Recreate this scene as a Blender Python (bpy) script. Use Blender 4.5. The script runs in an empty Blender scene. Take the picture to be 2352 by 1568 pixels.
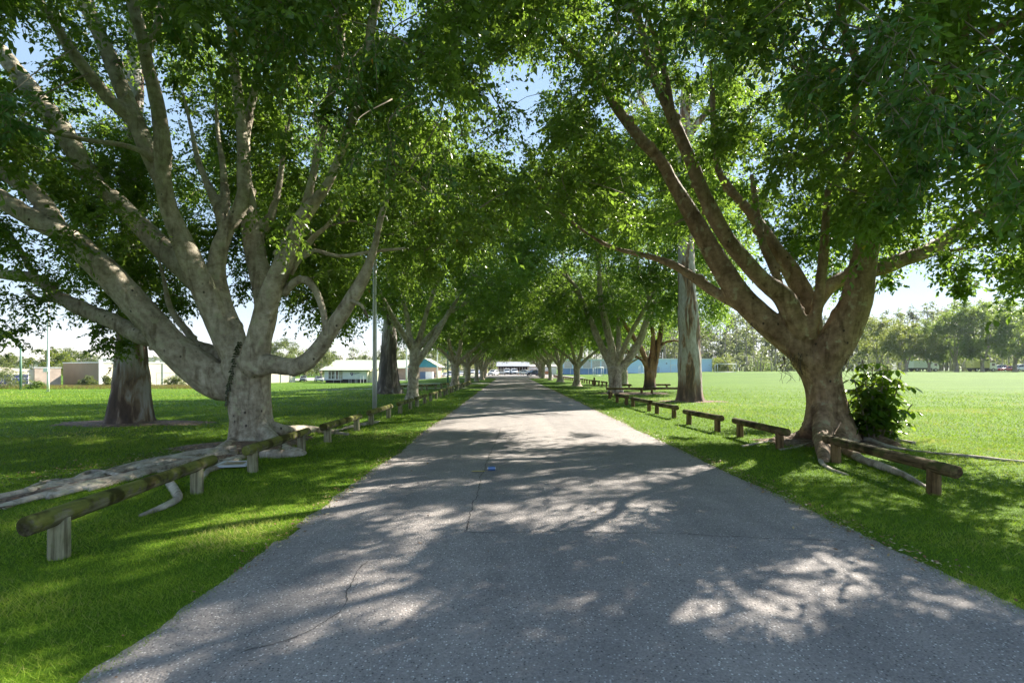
import bpy, bmesh, math, random
import numpy as np
from mathutils import Vector, Matrix, noise
from mathutils.bvhtree import BVHTree

R = math.radians
rng = np.random.default_rng(7)
random.seed(7)
scene = bpy.context.scene
COL = scene.collection

# ------------------------------------------------------------------ picture measurements -> metres
FPX, CX, HY, EYE = 1176.0, 1169.0, 848.0, 1.6
def at(px, py, Y):
    return Vector(((px - CX) / FPX * Y, Y, EYE - (py - HY) / FPX * Y))
def gp(px, py):
    Y = FPX * EYE / (py - HY)
    return ((px - CX) / FPX * Y, Y)
def sm(t):
    t = min(1.0, max(0.0, t)); return t * t * (3 - 2 * t)
def terr(x, y):
    z = 0.0
    if x < -7: z -= 1.7 * sm((-x - 7) / 25) * sm((y - 15) / 80)
    if x > 12: z += 1.0 * sm((x - 12) / 55) * sm((y - 25) / 90)
    return z

# ------------------------------------------------------------------ object helpers
def tag(o, label=None, cat=None, group=None, kind=None):
    if label: o['label'] = label
    if cat: o['category'] = cat
    if group: o['group'] = group
    if kind: o['kind'] = kind
    return o
def thing(name, label, cat, loc=(0, 0, 0), rz=0.0, group=None):
    o = bpy.data.objects.new(name, None); COL.objects.link(o)
    o.location = loc; o.rotation_euler = (0, 0, rz); o.empty_display_size = 0.2
    return tag(o, label, cat, group)
def link(name, me, mat, parent=None):
    o = bpy.data.objects.new(name, me); COL.objects.link(o)
    if mat is not None and not me.materials: me.materials.append(mat)
    if parent is not None: o.parent = parent
    return o
def obj(name, bm, mat, parent=None, smooth=False):
    me = bpy.data.meshes.new(name)
    bmesh.ops.recalc_face_normals(bm, faces=bm.faces[:])
    bm.to_mesh(me); bm.free()
    if smooth: me.shade_smooth()
    return link(name, me, mat, parent)
def np_mesh(name, verts, faces, n, tint=None, smooth=False):
    """faces: (F,n) array"""
    me = bpy.data.meshes.new(name)
    verts = np.ascontiguousarray(verts, dtype=np.float32); faces = np.ascontiguousarray(faces, dtype=np.int32)
    me.vertices.add(len(verts)); me.vertices.foreach_set('co', verts.ravel())
    F = len(faces)
    me.loops.add(F * n); me.loops.foreach_set('vertex_index', faces.ravel())
    me.polygons.add(F)
    me.polygons.foreach_set('loop_start', np.arange(0, F * n, n, dtype=np.int32))
    me.update(calc_edges=True)
    if tint is not None:
        a = me.attributes.new('tint', 'FLOAT', 'FACE'); a.data.foreach_set('value', np.ascontiguousarray(tint, dtype=np.float32))
    if smooth: me.shade_smooth()
    return me
def box(bm, x0, x1, y0, y1, z0, z1):
    v = [bm.verts.new(p) for p in ((x0,y0,z0),(x1,y0,z0),(x1,y1,z0),(x0,y1,z0),(x0,y0,z1),(x1,y0,z1),(x1,y1,z1),(x0,y1,z1))]
    for f in ((0,3,2,1),(4,5,6,7),(0,1,5,4),(1,2,6,5),(2,3,7,6),(3,0,4,7)): bm.faces.new([v[i] for i in f])
    return v
def B(*boxes):
    bm = bmesh.new()
    for b in boxes: box(bm, *b)
    return bm
def prism(bm, poly, axis, a0, a1):
    """poly of 2D points extruded along axis ('x' : points are (y,z); 'y' : (x,z))"""
    def P(p, a): return (a, p[0], p[1]) if axis == 'x' else (p[0], a, p[1])
    A = [bm.verts.new(P(p, a0)) for p in poly]; C = [bm.verts.new(P(p, a1)) for p in poly]
    n = len(poly)
    bm.faces.new(A[::-1]); bm.faces.new(C)
    for i in range(n): bm.faces.new((A[i], A[(i+1) % n], C[(i+1) % n], C[i]))
def cyl(bm, p0, p1, r0, r1=None, seg=12, wob=0.0, rings=1, cap_in=0.0):
    p0, p1 = Vector(p0), Vector(p1); r1 = r0 if r1 is None else r1
    d = (p1 - p0); L = d.length; d.normalize()
    a = d.orthogonal().normalized(); b = d.cross(a)
    ts = [i / rings for i in range(rings + 1)]
    prof = [(t, r0 + (r1 - r0) * t) for t in ts]
    if cap_in > 0:
        prof = [(0, r0 * (1 - cap_in))] + [(min(1, max(0, (t * (L - 2 * r0 * cap_in * .6) + r0 * cap_in * .6) / L)), r) for t, r in prof] + [(1, r1 * (1 - cap_in))]
    rows = []
    for t, r in prof:
        row = []
        for k in range(seg):
            th = 2 * math.pi * k / seg
            rr = r * (1 + wob * noise.noise(Vector((math.cos(th) * 1.3, math.sin(th) * 1.3, t * L * 1.7)) + p0))
            row.append(bm.verts.new(p0 + d * (t * L) + a * (rr * math.cos(th)) + b * (rr * math.sin(th))))
        rows.append(row)
    for i in range(len(rows) - 1):
        for k in range(seg):
            bm.faces.new((rows[i][k], rows[i][(k+1) % seg], rows[i+1][(k+1) % seg], rows[i+1][k]))
    bm.faces.new(rows[0][::-1]); bm.faces.new(rows[-1])

def catmull(pts, step):
    """pts (n,4) x y z r -> resampled smooth curve"""
    P = np.array(pts, float)
    if len(P) < 3:
        n = max(2, int(np.linalg.norm(P[-1, :3] - P[0, :3]) / step) + 1)
        return P[0] + (P[-1] - P[0]) * np.linspace(0, 1, n)[:, None]
    Q = np.vstack([2 * P[0] - P[1], P, 2 * P[-1] - P[-2]]); out = []
    for i in range(1, len(Q) - 2):
        n = max(1, int(np.linalg.norm(Q[i+1, :3] - Q[i, :3]) / step))
        for k in range(n):
            t = k / n
            out.append(.5 * (2*Q[i] + (Q[i+1]-Q[i-1])*t + (2*Q[i-1]-5*Q[i]+4*Q[i+1]-Q[i+2])*t*t + (3*Q[i]-Q[i-1]-3*Q[i+1]+Q[i+2])*t**3))
    out.append(P[-1]); C = np.array(out); C[:, 3] = np.maximum(C[:, 3], 0.003); return C
def tube_arrays(paths, seg=8, step=.15, wob=0.0):
    V, F, base = [], [], 0
    th = np.arange(seg) * 2 * np.pi / seg
    for path in paths:
        C = catmull(path, step); n = len(C)
        if n < 2: continue
        T = np.gradient(C[:, :3], axis=0); T /= np.linalg.norm(T, axis=1)[:, None] + 1e-9
        a = np.cross(T[0], [0.31, 0.2, 0.93]); 
        if np.linalg.norm(a) < .1: a = np.cross(T[0], [1, 0, 0])
        rows = []
        ph = rng.random(3) * 6
        for i in range(n):
            a = a - T[i] * np.dot(a, T[i]); a /= np.linalg.norm(a); b = np.cross(T[i], a)
            rr = C[i, 3]
            if wob: rr = rr * (1 + wob * (np.sin(2 * th + ph[0] + i * step * 1.1) * .5 + np.sin(3 * th + ph[1] - i * step * 1.7) * .35 + .5 * math.sin(i * step * 2.6 + ph[2])))
            rows.append(C[i, :3] + (np.cos(th) * rr)[:, None] * a + (np.sin(th) * rr)[:, None] * b)
        V.append(np.vstack(rows + [C[0:1, :3], C[-1:, :3]]))
        k = np.arange(seg); k2 = (k + 1) % seg
        for i in range(n - 1):
            F.append(np.stack([base + i*seg + k, base + i*seg + k2, base + (i+1)*seg + k2, base + (i+1)*seg + k], 1))
        c0, c1 = base + n * seg, base + n * seg + 1
        F.append(np.stack([base + k2, base + k, np.full(seg, c0), np.full(seg, c0)], 1))
        F.append(np.stack([base + (n-1)*seg + k, base + (n-1)*seg + k2, np.full(seg, c1), np.full(seg, c1)], 1))
        base += n * seg + 2
    return np.vstack(V), np.vstack(F)
def quads_to_mesh(name, V, F):
    me = bpy.data.meshes.new(name)
    faces = [f[:3] if f[2] == f[3] else f for f in F.tolist()]
    me.from_pydata(V.tolist(), [], faces); me.update(); me.shade_smooth(); return me
def tube_mesh(name, paths, seg=8, step=.15, wob=0.0):
    V, F = tube_arrays(paths, seg, step, wob); return quads_to_mesh(name, V, F)
def knots(paths, n, seed):
    """pruned branch stubs and swellings on the limbs"""
    g = np.random.default_rng(seed); out = []
    C = np.vstack([np.hstack([catmull(p, .15)[:-1], nrm_(np.diff(catmull(p, .15)[:, :3], axis=0))]) for p in paths]); C = C[C[:, 3] > .09]
    for i in g.integers(0, len(C), n):
        p, r, t = C[i, :3], C[i, 3], C[i, 4:]
        d = np.cross(t, g.normal(size=3)); d /= np.linalg.norm(d) + 1e-9; k = g.uniform(.035, .085) * (1 if g.random() < .8 else 1.5)
        out.append([(*(p + d * r * .6), k * 1.3), (*(p + d * (r + .005)), k), (*(p + d * (r + g.uniform(.015, .07))), k * .6)])
    return out
def nrm_(a): return a / (np.linalg.norm(a, axis=-1, keepdims=True) + 1e-9)
def fused(name, paths, voxel, seg=12, step=.12, wob=.08, smooth=5):
    """tubes grown together into one skin (branch collars instead of creases)"""
    me = tube_mesh(name, paths, seg, step, wob)
    o = bpy.data.objects.new('temp', me); COL.objects.link(o)
    m = o.modifiers.new('r', 'REMESH'); m.mode = 'VOXEL'; m.voxel_size = voxel; m.use_smooth_shade = True
    s = o.modifiers.new('s', 'SMOOTH'); s.iterations = smooth; s.factor = .5
    dg = bpy.context.evaluated_depsgraph_get(); dg.update()
    out = bpy.data.meshes.new_from_object(o.evaluated_get(dg))
    bpy.data.objects.remove(o); bpy.data.meshes.remove(me)
    co_ = np.empty(len(out.vertices) * 3, np.float32); out.vertices.foreach_get('co', co_); co_ = co_.reshape(-1, 3)
    no_ = np.empty(len(out.vertices) * 3, np.float32); out.vertices.foreach_get('normal', no_); no_ = no_.reshape(-1, 3)
    dz = np.array([.6 * noise.noise(Vector((x * 2.1, y * 2.1, z * 1.3))) + .4 * noise.noise(Vector((x * 6, y * 6, z * 4))) for x, y, z in co_.tolist()], np.float32)
    out.vertices.foreach_set('co', (co_ + no_ * (dz * voxel * .75)[:, None]).ravel())
    out.name = name; out.update(); out.shade_smooth(); return out

# ------------------------------------------------------------------ materials
def mat(name):
    m = bpy.data.materials.new(name); m.use_nodes = True
    nt = m.node_tree; b = nt.nodes['Principled BSDF']; return m, nt, b
def N(nt, t, **kw):
    n = nt.nodes.new(t)
    for k, v in kw.items():
        if k in ('operation', 'blend_type', 'data_type', 'feature', 'attribute_name', 'attribute_type', 'distance', 'noise_dimensions', 'voronoi_dimensions', 'interpolation', 'vector_type', 'wave_type', 'bands_direction'): setattr(n, k, v)
        else: n.inputs[k].default_value = v
    return n
def ramp(nt, fac, stops, interp='LINEAR'):
    r = nt.nodes.new('ShaderNodeValToRGB'); e = r.color_ramp; e.interpolation = interp
    while len(e.elements) < len(stops): e.elements.new(.5)
    for i, (p, c) in enumerate(stops):
        e.elements[i].position = p; e.elements[i].color = (*c, 1) if len(c) == 3 else c
    nt.links.new(fac, r.inputs['Fac']); return r
def mix(nt, fac, a, b, blend='MIX'):
    m = nt.nodes.new('ShaderNodeMix'); m.data_type = 'RGBA'; m.blend_type = blend
    for s, v in ((m.inputs[0], fac), (m.inputs[6], a), (m.inputs[7], b)):
        if hasattr(v, 'links'): nt.links.new(v, s)
        elif isinstance(v, (int, float)): s.default_value = v
        else: s.default_value = (*v, 1) if len(v) == 3 else v
    return m.outputs[2]
def coord(nt, which='Object', scale=(1, 1, 1), loc=(0, 0, 0)):
    t = nt.nodes.new('ShaderNodeTexCoord'); mp = nt.nodes.new('ShaderNodeMapping')
    mp.inputs['Scale'].default_value = scale; mp.inputs['Location'].default_value = loc
    nt.links.new(t.outputs[which], mp.inputs['Vector']); return mp.outputs['Vector']
def nz(nt, vec, scale, detail=4, rough=.55, dist=0.0):
    n = N(nt, 'ShaderNodeTexNoise', Scale=scale, Detail=detail, Roughness=rough, Distortion=dist)
    if vec is not None: nt.links.new(vec, n.inputs['Vector'])
    return n.outputs['Fac']
def bump(nt, b, h, strength, dist=.02):
    n = N(nt, 'ShaderNodeBump', Strength=strength, Distance=dist); nt.links.new(h, n.inputs['Height'])
    nt.links.new(n.outputs['Normal'], b.inputs['Normal'])
def plain(name, c, rough=.6, metal=0.0, var=.12, scale=3.0, spec=.5):
    m, nt, b = mat(name)
    f = nz(nt, coord(nt), scale, 5)
    r = ramp(nt, f, [(.3, tuple(x * (1 - var) for x in c)), (.7, tuple(min(1, x * (1 + var)) for x in c))])
    nt.links.new(r.outputs[0], b.inputs['Base Color'])
    b.inputs['Roughness'].default_value = rough; b.inputs['Metallic'].default_value = metal
    b.inputs['Specular IOR Level'].default_value = spec
    return m
def leaf_mat(name, dark, light, trans, tmix=.4, rough=.42, yellow=0.0, spec=.4):
    m, nt, b = mat(name)
    a = N(nt, 'ShaderNodeAttribute', attribute_name='tint')
    st = [(0.0, dark), (.55, tuple((d + l) / 2 for d, l in zip(dark, light))), (.97, light)]
    if yellow: st += [(.985, light), (.99, (.5, .24, .02))]
    r = ramp(nt, a.outputs['Fac'], st)
    nt.links.new(r.outputs[0], b.inputs['Base Color']); b.inputs['Roughness'].default_value = rough
    b.inputs['Specular IOR Level'].default_value = spec
    t = N(nt, 'ShaderNodeBsdfTranslucent')
    r2 = ramp(nt, a.outputs['Fac'], [(0, tuple(x * .75 for x in trans)), (.9, trans)])
    nt.links.new(r2.outputs[0], t.inputs['Color'])
    ms = N(nt, 'ShaderNodeMixShader', Fac=tmix)
    nt.links.new(b.outputs[0], ms.inputs[1]); nt.links.new(t.outputs[0], ms.inputs[2])
    nt.links.new(ms.outputs[0], nt.nodes['Material Output'].inputs['Surface'])
    return m
def bark_mat(name, pale, mid, dark, rings=True, moss=0.0):
    """smooth fig bark: grey with blotches, dark scars, pale horizontal lenticels"""
    m, nt, b = mat(name)
    v = coord(nt)
    f1 = nz(nt, v, 2.2, 6, .6); f2 = nz(nt, v, 9, 5, .65)
    r1 = ramp(nt, f1, [(.36, (0, 0, 0)), (.62, (1, 1, 1))]); c = mix(nt, r1.outputs[0], mid, pale)
    fst = nz(nt, coord(nt, scale=(3, 3, .5)), 1.6, 5, .6, .5); rst = ramp(nt, fst, [(.33, (.5, .47, .42)), (.47, (1, 1, 1))]); c = mix(nt, 1.0, c, rst.outputs[0], 'MULTIPLY')
    fl = nz(nt, v, 4.5, 4); rl = ramp(nt, fl, [(.6, (0, 0, 0)), (.63, (.55, .55, .55))]); c = mix(nt, rl.outputs[0], c, (.36, .37, .25))
    r2 = ramp(nt, f2, [(.3, (.55, .52, .47)), (.62, (1.08, 1.06, 1.03))])
    c = mix(nt, 1.0, c, r2.outputs[0], 'MULTIPLY')
    # dark scars
    vo = N(nt, 'ShaderNodeTexVoronoi', Scale=5.5, Randomness=1.0); nt.links.new(coord(nt, scale=(1, 1, .75)), vo.inputs['Vector'])
    fr = ramp(nt, vo.outputs['Distance'], [(.08, (1, 1, 1)), (.16, (0, 0, 0))])
    sel = ramp(nt, vo.outputs['Color'], [(.45, (0, 0, 0)), (.5, (1, 1, 1))])
    ff = mix(nt, 1.0, fr.outputs[0], sel.outputs[0], 'MULTIPLY')
    c = mix(nt, ff, c, dark)
    # lenticels / stretch rings
    f3 = nz(nt, coord(nt, scale=(2.2, 2.2, 26)), 2.0, 3, .5)
    r3 = ramp(nt, f3, [(.6, (0, 0, 0)), (.72, (1, 1, 1))])
    if rings: c = mix(nt, mix(nt, 1.0, r3.outputs[0], (.16, .16, .16), 'MULTIPLY'), c, tuple(min(1, x * 1.35) for x in pale))
    nt.links.new(c, b.inputs['Base Color']); b.inputs['Roughness'].default_value = .75
    b.inputs['Specular IOR Level'].default_value = .25
    h = N(nt, 'ShaderNodeMath', operation='ADD'); nt.links.new(f2, h.inputs[0])
    h2 = N(nt, 'ShaderNodeMath', operation='MULTIPLY'); nt.links.new(f3, h2.inputs[0]); h2.inputs[1].default_value = .25
    nt.links.new(h2.outputs[0], h.inputs[1])
    bump(nt, b, h.outputs[0], .8, .04)
    return m
def gum_mat(name, pale, tan, dark, darkz):
    m, nt, b = mat(name)
    v = coord(nt, scale=(1, 1, .16)); f = nz(nt, v, 3.2, 5, .6, .6)
    r = ramp(nt, f, [(.38, dark), (.45, tan), (.5, tuple(x * .85 for x in pale)), (.56, pale), (.75, tuple(min(1, x * 1.15) for x in pale))])
    f2 = nz(nt, coord(nt, scale=(1, 1, .3)), 14, 4); r2 = ramp(nt, f2, [(.3, (.6, .58, .55)), (.65, (1.05, 1.05, 1.05))])
    c = mix(nt, 1.0, r.outputs[0], r2.outputs[0], 'MULTIPLY')
    t = N(nt, 'ShaderNodeTexCoord'); s = N(nt, 'ShaderNodeSeparateXYZ'); nt.links.new(t.outputs['Object'], s.inputs[0])
    add = N(nt, 'ShaderNodeMath', operation='MULTIPLY_ADD'); nt.links.new(f, add.inputs[0]); add.inputs[1].default_value = -3.2; nt.links.new(s.outputs['Z'], add.inputs[2])
    mr = N(nt, 'ShaderNodeMapRange'); nt.links.new(add.outputs[0], mr.inputs['Value'])
    mr.inputs['From Min'].default_value = darkz - 1.6; mr.inputs['From Max'].default_value = darkz - 1.1
    rr = ramp(nt, f, [(.36, tuple(x * .6 for x in dark)), (.5, tuple(x * 1.2 for x in dark)), (.58, tan), (.66, tuple(x * .9 for x in pale))])
    c = mix(nt, mr.outputs[0], mix(nt, .75, tuple(x * .8 for x in dark), rr.outputs[0]), c)     # rough old bark low on the stem
    nt.links.new(c, b.inputs['Base Color']); b.inputs['Roughness'].default_value = .85
    bump(nt, b, f, .5, .04)
    return m

M = {}
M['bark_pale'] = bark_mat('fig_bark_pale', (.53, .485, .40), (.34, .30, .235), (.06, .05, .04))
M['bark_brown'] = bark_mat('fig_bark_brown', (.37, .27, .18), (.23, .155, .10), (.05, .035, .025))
M['bark_far'] = bark_mat('fig_bark_far', (.50, .44, .36), (.33, .28, .22), (.07, .06, .05))
M['bark_red'] = gum_mat('peeling_red_bark', (.34, .19, .11), (.26, .12, .06), (.07, .04, .03), .6)
M['gum_grey'] = gum_mat('gum_bark_grey', (.50, .49, .48), (.27, .2, .14), (.09, .06, .045), 1.2)
M['gum_old'] = gum_mat('gum_bark_old', (.38, .36, .34), (.2, .16, .13), (.08, .065, .055), 3.0)
M['gum_tan'] = gum_mat('gum_bark_tan', (.45, .40, .35), (.28, .16, .09), (.10, .06, .04), .7)
M['root'] = bark_mat('root_bark', (.56, .52, .46), (.33, .29, .24), (.07, .055, .045))
M['twig'] = plain('twig_bark', (.2, .165, .115), .8)
M['leaf'] = leaf_mat('fig_leaf', (.048, .088, .013), (.125, .195, .032), (.27, .43, .045), .5, .36, yellow=1, spec=.5)
M['leaf_near'] = leaf_mat('fig_leaf_near', (.035, .095, .02), (.09, .18, .04), (.17, .34, .04), .40, yellow=1)
M['leaf_far'] = leaf_mat('fig_leaf_far', (.042, .09, .014), (.115, .20, .03), (.28, .44, .05), .5)
M['leaf_gum'] = leaf_mat('gum_leaf', (.05, .075, .03), (.12, .15, .06), (.26, .32, .08), .48)
M['leaf_gold'] = leaf_mat('golden_leaf', (.06, .10, .02), (.15, .185, .03), (.32, .38, .05), .55)
M['leaf_bush'] = leaf_mat('bush_leaf', (.05, .08, .025), (.13, .15, .05), (.28, .34, .08), .48)
M['leaf_mela'] = leaf_mat('paperbark_leaf', (.035, .08, .02), (.10, .17, .035), (.30, .42, .06), .55)
M['leaf_shrub'] = leaf_mat('umbrella_leaf', (.02, .055, .012), (.045, .11, .02), (.36, .55, .03), .45, .22, spec=.6)
M['vine'] = leaf_mat('vine_leaf', (.025, .035, .015), (.05, .07, .02), (.1, .12, .03), .3)
M['twig_root'] = plain('aerial_root', (.07, .05, .035), .9)
M['steel'] = plain('galvanised_steel', (.58, .59, .6), .5, .25, .1, 6)
M['white'] = plain('white_paint', (.78, .78, .77), .5)
M['dark'] = plain('dark_gap', (.02, .02, .022), .7)
M['rubber'] = plain('tyre_rubber', (.02, .02, .02), .85)
M['alloy'] = plain('wheel_alloy', (.5, .5, .52), .35, .7)
M['lamp'] = plain('headlight_lens', (.75, .77, .8), .15)
M['green_pole'] = plain('green_painted_pole', (.10, .2, .15), .6)
def glass(name, c):
    m, nt, b = mat(name); f = nz(nt, coord(nt), .8, 3)
    r = ramp(nt, f, [(.35, tuple(x * .6 for x in c)), (.7, c)]); nt.links.new(r.outputs[0], b.inputs['Base Color'])
    b.inputs['Roughness'].default_value = .08; b.inputs['Specular IOR Level'].default_value = .8; return m
M['glass'] = glass('dark_glass', (.035, .045, .055))
M['glass_blue'] = glass('blue_glass', (.05, .06, .25))
def paint(name, c):
    m = plain(name, c, .28, 0, .04, 1.0); b = m.node_tree.nodes['Principled BSDF']; b.inputs['Coat Weight'].default_value = .6; return m

# wood of the log rails: grey timber, moss where it faces up
def wood_mat(name, base, dark, moss, mossamt, grain=(13, .7, 13)):
    m, nt, b = mat(name)
    v = coord(nt, 'Object'); f = nz(nt, v, 5.5, 6, .65); f2 = nz(nt, v, 22, 4)
    fg = nz(nt, coord(nt, 'Object', grain), 1.6, 5, .65); rg = ramp(nt, fg, [(.35, (.5, .48, .45)), (.55, (1.1, 1.1, 1.1))])
    c = mix(nt, 1.0, mix(nt, f2, dark, base), rg.outputs[0], 'MULTIPLY')
    g = N(nt, 'ShaderNodeNewGeometry'); s = N(nt, 'ShaderNodeSeparateXYZ'); nt.links.new(g.outputs['Normal'], s.inputs[0])
    a = N(nt, 'ShaderNodeMath', operation='MULTIPLY_ADD'); nt.links.new(s.outputs['Z'], a.inputs[0]); a.inputs[1].default_value = .16; nt.links.new(f, a.inputs[2])
    r = ramp(nt, a.outputs[0], [(.52 - mossamt * .1, (0, 0, 0)), (.64 - mossamt * .1, (1, 1, 1))])
    mm = mix(nt, f2, tuple(x * .55 for x in moss), moss)
    c = mix(nt, r.outputs[0], c, mm)
    f4 = nz(nt, coord(nt, 'Object', (1, 1, 1), (3, 1, 2)), 4.0, 3); r4 = ramp(nt, f4, [(.38, (.35, .32, .3) if mossamt > 0 else (.8, .8, .78)), (.5, (1, 1, 1))])
    c = mix(nt, 1.0, c, r4.outputs[0], 'MULTIPLY')
    c = mix(nt, .5, c, mix(nt, 1.0, c, rg.outputs[0], 'MULTIPLY'))
    nt.links.new(c, b.inputs['Base Color']); b.inputs['Roughness'].default_value = .9; b.inputs['Specular IOR Level'].default_value = .2
    bump(nt, b, fg, .7, .02); return m
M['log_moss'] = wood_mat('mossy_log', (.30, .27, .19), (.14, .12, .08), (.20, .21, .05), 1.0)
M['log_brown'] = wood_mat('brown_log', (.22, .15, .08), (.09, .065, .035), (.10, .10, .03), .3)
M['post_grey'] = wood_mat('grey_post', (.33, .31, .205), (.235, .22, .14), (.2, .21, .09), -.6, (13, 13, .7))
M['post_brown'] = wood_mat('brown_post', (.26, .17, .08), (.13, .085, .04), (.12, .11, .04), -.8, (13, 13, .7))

# lawn
def lawn_mat():
    m, nt, b = mat('lawn_grass')
    v = coord(nt, 'Object')
    f1 = nz(nt, v, .35, 4); f2 = nz(nt, v, 3.0, 5); f3 = nz(nt, v, 40, 3, .7); f4 = nz(nt, coord(nt, 'Object', (.03, .3, 1)), 1.0, 3)
    c = mix(nt, f2, (.058, .122, .006), (.10, .18, .010))
    r1 = ramp(nt, f1, [(.35, (.85, .9, .7)), (.65, (1.12, 1.08, 1.0))]); c = mix(nt, 1.0, c, r1.outputs[0], 'MULTIPLY')
    r3 = ramp(nt, f3, [(.3, (.55, .6, .5)), (.7, (1.3, 1.25, 1.2))]); c = mix(nt, 1.0, c, r3.outputs[0], 'MULTIPLY')
    r4 = ramp(nt, f4, [(.36, (.72, .82, .75)), (.52, (1, 1, 1))]); c = mix(nt, 1.0, c, r4.outputs[0], 'MULTIPLY')
    f5 = nz(nt, v, 7, 4); r5 = ramp(nt, f5, [(.6, (0, 0, 0)), (.78, (.35, .35, .35))]); c = mix(nt, r5.outputs[0], c, (.17, .18, .035))
    nt.links.new(c, b.inputs['Base Color']); b.inputs['Roughness'].default_value = .9; b.inputs['Specular IOR Level'].default_value = .15
    bump(nt, b, f3, .35, .05); return m
M['lawn'] = lawn_mat()
def asphalt_mat():
    m, nt, b = mat('asphalt')
    v = coord(nt, 'Object')
    f1 = nz(nt, v, .5, 5); f2 = nz(nt, v, 60, 3, .7); f3 = nz(nt, v, 170, 2, .6)
    c = mix(nt, f1, (.235, .215, .205), (.31, .285, .27))
    r2 = ramp(nt, f2, [(.3, (.7, .7, .7)), (.7, (1.25, 1.24, 1.23))]); c = mix(nt, 1.0, c, r2.outputs[0], 'MULTIPLY')
    vo = N(nt, 'ShaderNodeTexVoronoi', Scale=62); nt.links.new(v, vo.inputs['Vector'])
    r3 = ramp(nt, vo.outputs['Color'], [(.70, (0, 0, 0)), (.78, (1, 1, 1))]); d3 = ramp(nt, vo.outputs['Distance'], [(.28, (1, 1, 1)), (.42, (0, 0, 0))])
    k = mix(nt, 1.0, r3.outputs[0], d3.outputs[0], 'MULTIPLY'); c = mix(nt, mix(nt, 1.0, k, (.9, .9, .9), 'MULTIPLY'), c, (.66, .64, .61))
    r4 = ramp(nt, vo.outputs['Color'], [(.24, (1, 1, 1)), (.3, (0, 0, 0))]); k2 = mix(nt, 1.0, r4.outputs[0], d3.outputs[0], 'MULTIPLY')
    c = mix(nt, mix(nt, 1.0, k2, (.85, .85, .85), 'MULTIPLY'), c, (.05, .048, .048))
    ft = nz(nt, coord(nt, 'Object', (1.1, .05, 1)), 1.0, 3); rt = ramp(nt, ft, [(.38, (.86, .86, .87)), (.6, (1.07, 1.06, 1.05))]); c = mix(nt, 1.0, c, rt.outputs[0], 'MULTIPLY')
    fs = nz(nt, v, .9, 6, .7); rs = ramp(nt, fs, [(.62, (0, 0, 0)), (.74, (.55, .55, .55))]); c = mix(nt, rs.outputs[0], c, (.13, .118, .11))
    fb = nz(nt, v, 2.3, 5, .6); rb = ramp(nt, fb, [(.35, (.85, .85, .86)), (.65, (1.06, 1.05, 1.04))]); c = mix(nt, 1.0, c, rb.outputs[0], 'MULTIPLY')
    nt.links.new(c, b.inputs['Base Color']); b.inputs['Roughness'].default_value = .78; b.inputs['Specular IOR Level'].default_value = .35
    h = N(nt, 'ShaderNodeMath', operation='ADD'); nt.links.new(f2, h.inputs[0]); nt.links.new(vo.outputs['Distance'], h.inputs[1])
    bump(nt, b, h.outputs[0], .5, .012); return m
M['asphalt'] = asphalt_mat()
M['crack'] = plain('crack_fill', (.06, .055, .05), .95, 0, .4, 30)
M['concrete'] = plain('pale_concrete', (.5, .47, .42), .85, 0, .15, 1.5)
def soil_mat():
    m, nt, b = mat('soil_litter'); v = coord(nt)
    vo = N(nt, 'ShaderNodeTexVoronoi', Scale=22); nt.links.new(v, vo.inputs['Vector'])
    r = ramp(nt, vo.outputs['Color'], [(.2, (.10, .07, .05)), (.5, (.19, .13, .09)), (.75, (.28, .2, .14)), (.86, (.34, .15, .07)), (.95, (.5, .45, .38))])
    f = nz(nt, v, 6, 5); r2 = ramp(nt, f, [(.3, (.55, .55, .55)), (.7, (1.1, 1.1, 1.1))])
    nt.links.new(mix(nt, 1.0, r.outputs[0], r2.outputs[0], 'MULTIPLY'), b.inputs['Base Color']); b.inputs['Roughness'].default_value = .95
    bump(nt, b, vo.outputs['Distance'], .8, .03); return m
M['soil'] = soil_mat()
def cladding(name, c, freq=3.3, axis='x', var=.05, depth=.25):
    """ribbed metal sheet"""
    m, nt, b = mat(name)
    w = N(nt, 'ShaderNodeTexWave', Scale=freq, wave_type='BANDS', bands_direction=axis.upper())
    nt.links.new(coord(nt), w.inputs['Vector'])
    f = nz(nt, coord(nt), .6, 4); r = ramp(nt, f, [(.3, tuple(x * (1 - var * 2) for x in c)), (.7, tuple(min(1, x * (1 + var)) for x in c))])
    nt.links.new(r.outputs[0], b.inputs['Base Color']); b.inputs['Roughness'].default_value = .5
    bump(nt, b, w.outputs['Fac'], depth, .04); return m
# ------------------------------------------------------------------ camera, sky, sun
cam = bpy.data.cameras.new('camera'); co = bpy.data.objects.new('camera', cam); COL.objects.link(co)
cam.sensor_width = 36.0; cam.lens = 18.0; cam.clip_end = 3000; cam.clip_start = .05
cam.shift_x = (1176 - CX) / 2352; cam.shift_y = (HY - 784) / 2352
co.location = (0, 0, EYE); co.rotation_euler = (R(90), 0, 0)
scene.camera = co
SUN_EL, SUN_AZ = R(38), R(40)          # azimuth: degrees ahead of due +x
sd = Vector((math.cos(SUN_EL) * math.cos(SUN_AZ), math.cos(SUN_EL) * math.sin(SUN_AZ), math.sin(SUN_EL)))
sl = bpy.data.lights.new('sun', 'SUN'); sl.energy = 2.7; sl.angle = R(.53); sl.color = (1.0, .93, .81)
so = bpy.data.objects.new('sun', sl); COL.objects.link(so); so.location = (30, 20, 40)
so.rotation_euler = (-sd).to_track_quat('-Z', 'Y').to_euler()
w = bpy.data.worlds.new('World'); scene.world = w; w.use_nodes = True
nt = w.node_tree; bg = nt.nodes['Background']
sky = nt.nodes.new('ShaderNodeTexSky'); sky.sky_type = 'NISHITA'; sky.sun_disc = False
sky.sun_elevation = SUN_EL; sky.sun_rotation = R(90) - SUN_AZ
sky.air_density = 0.7; sky.dust_density = 0.0; sky.ozone_density = 6.0
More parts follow.
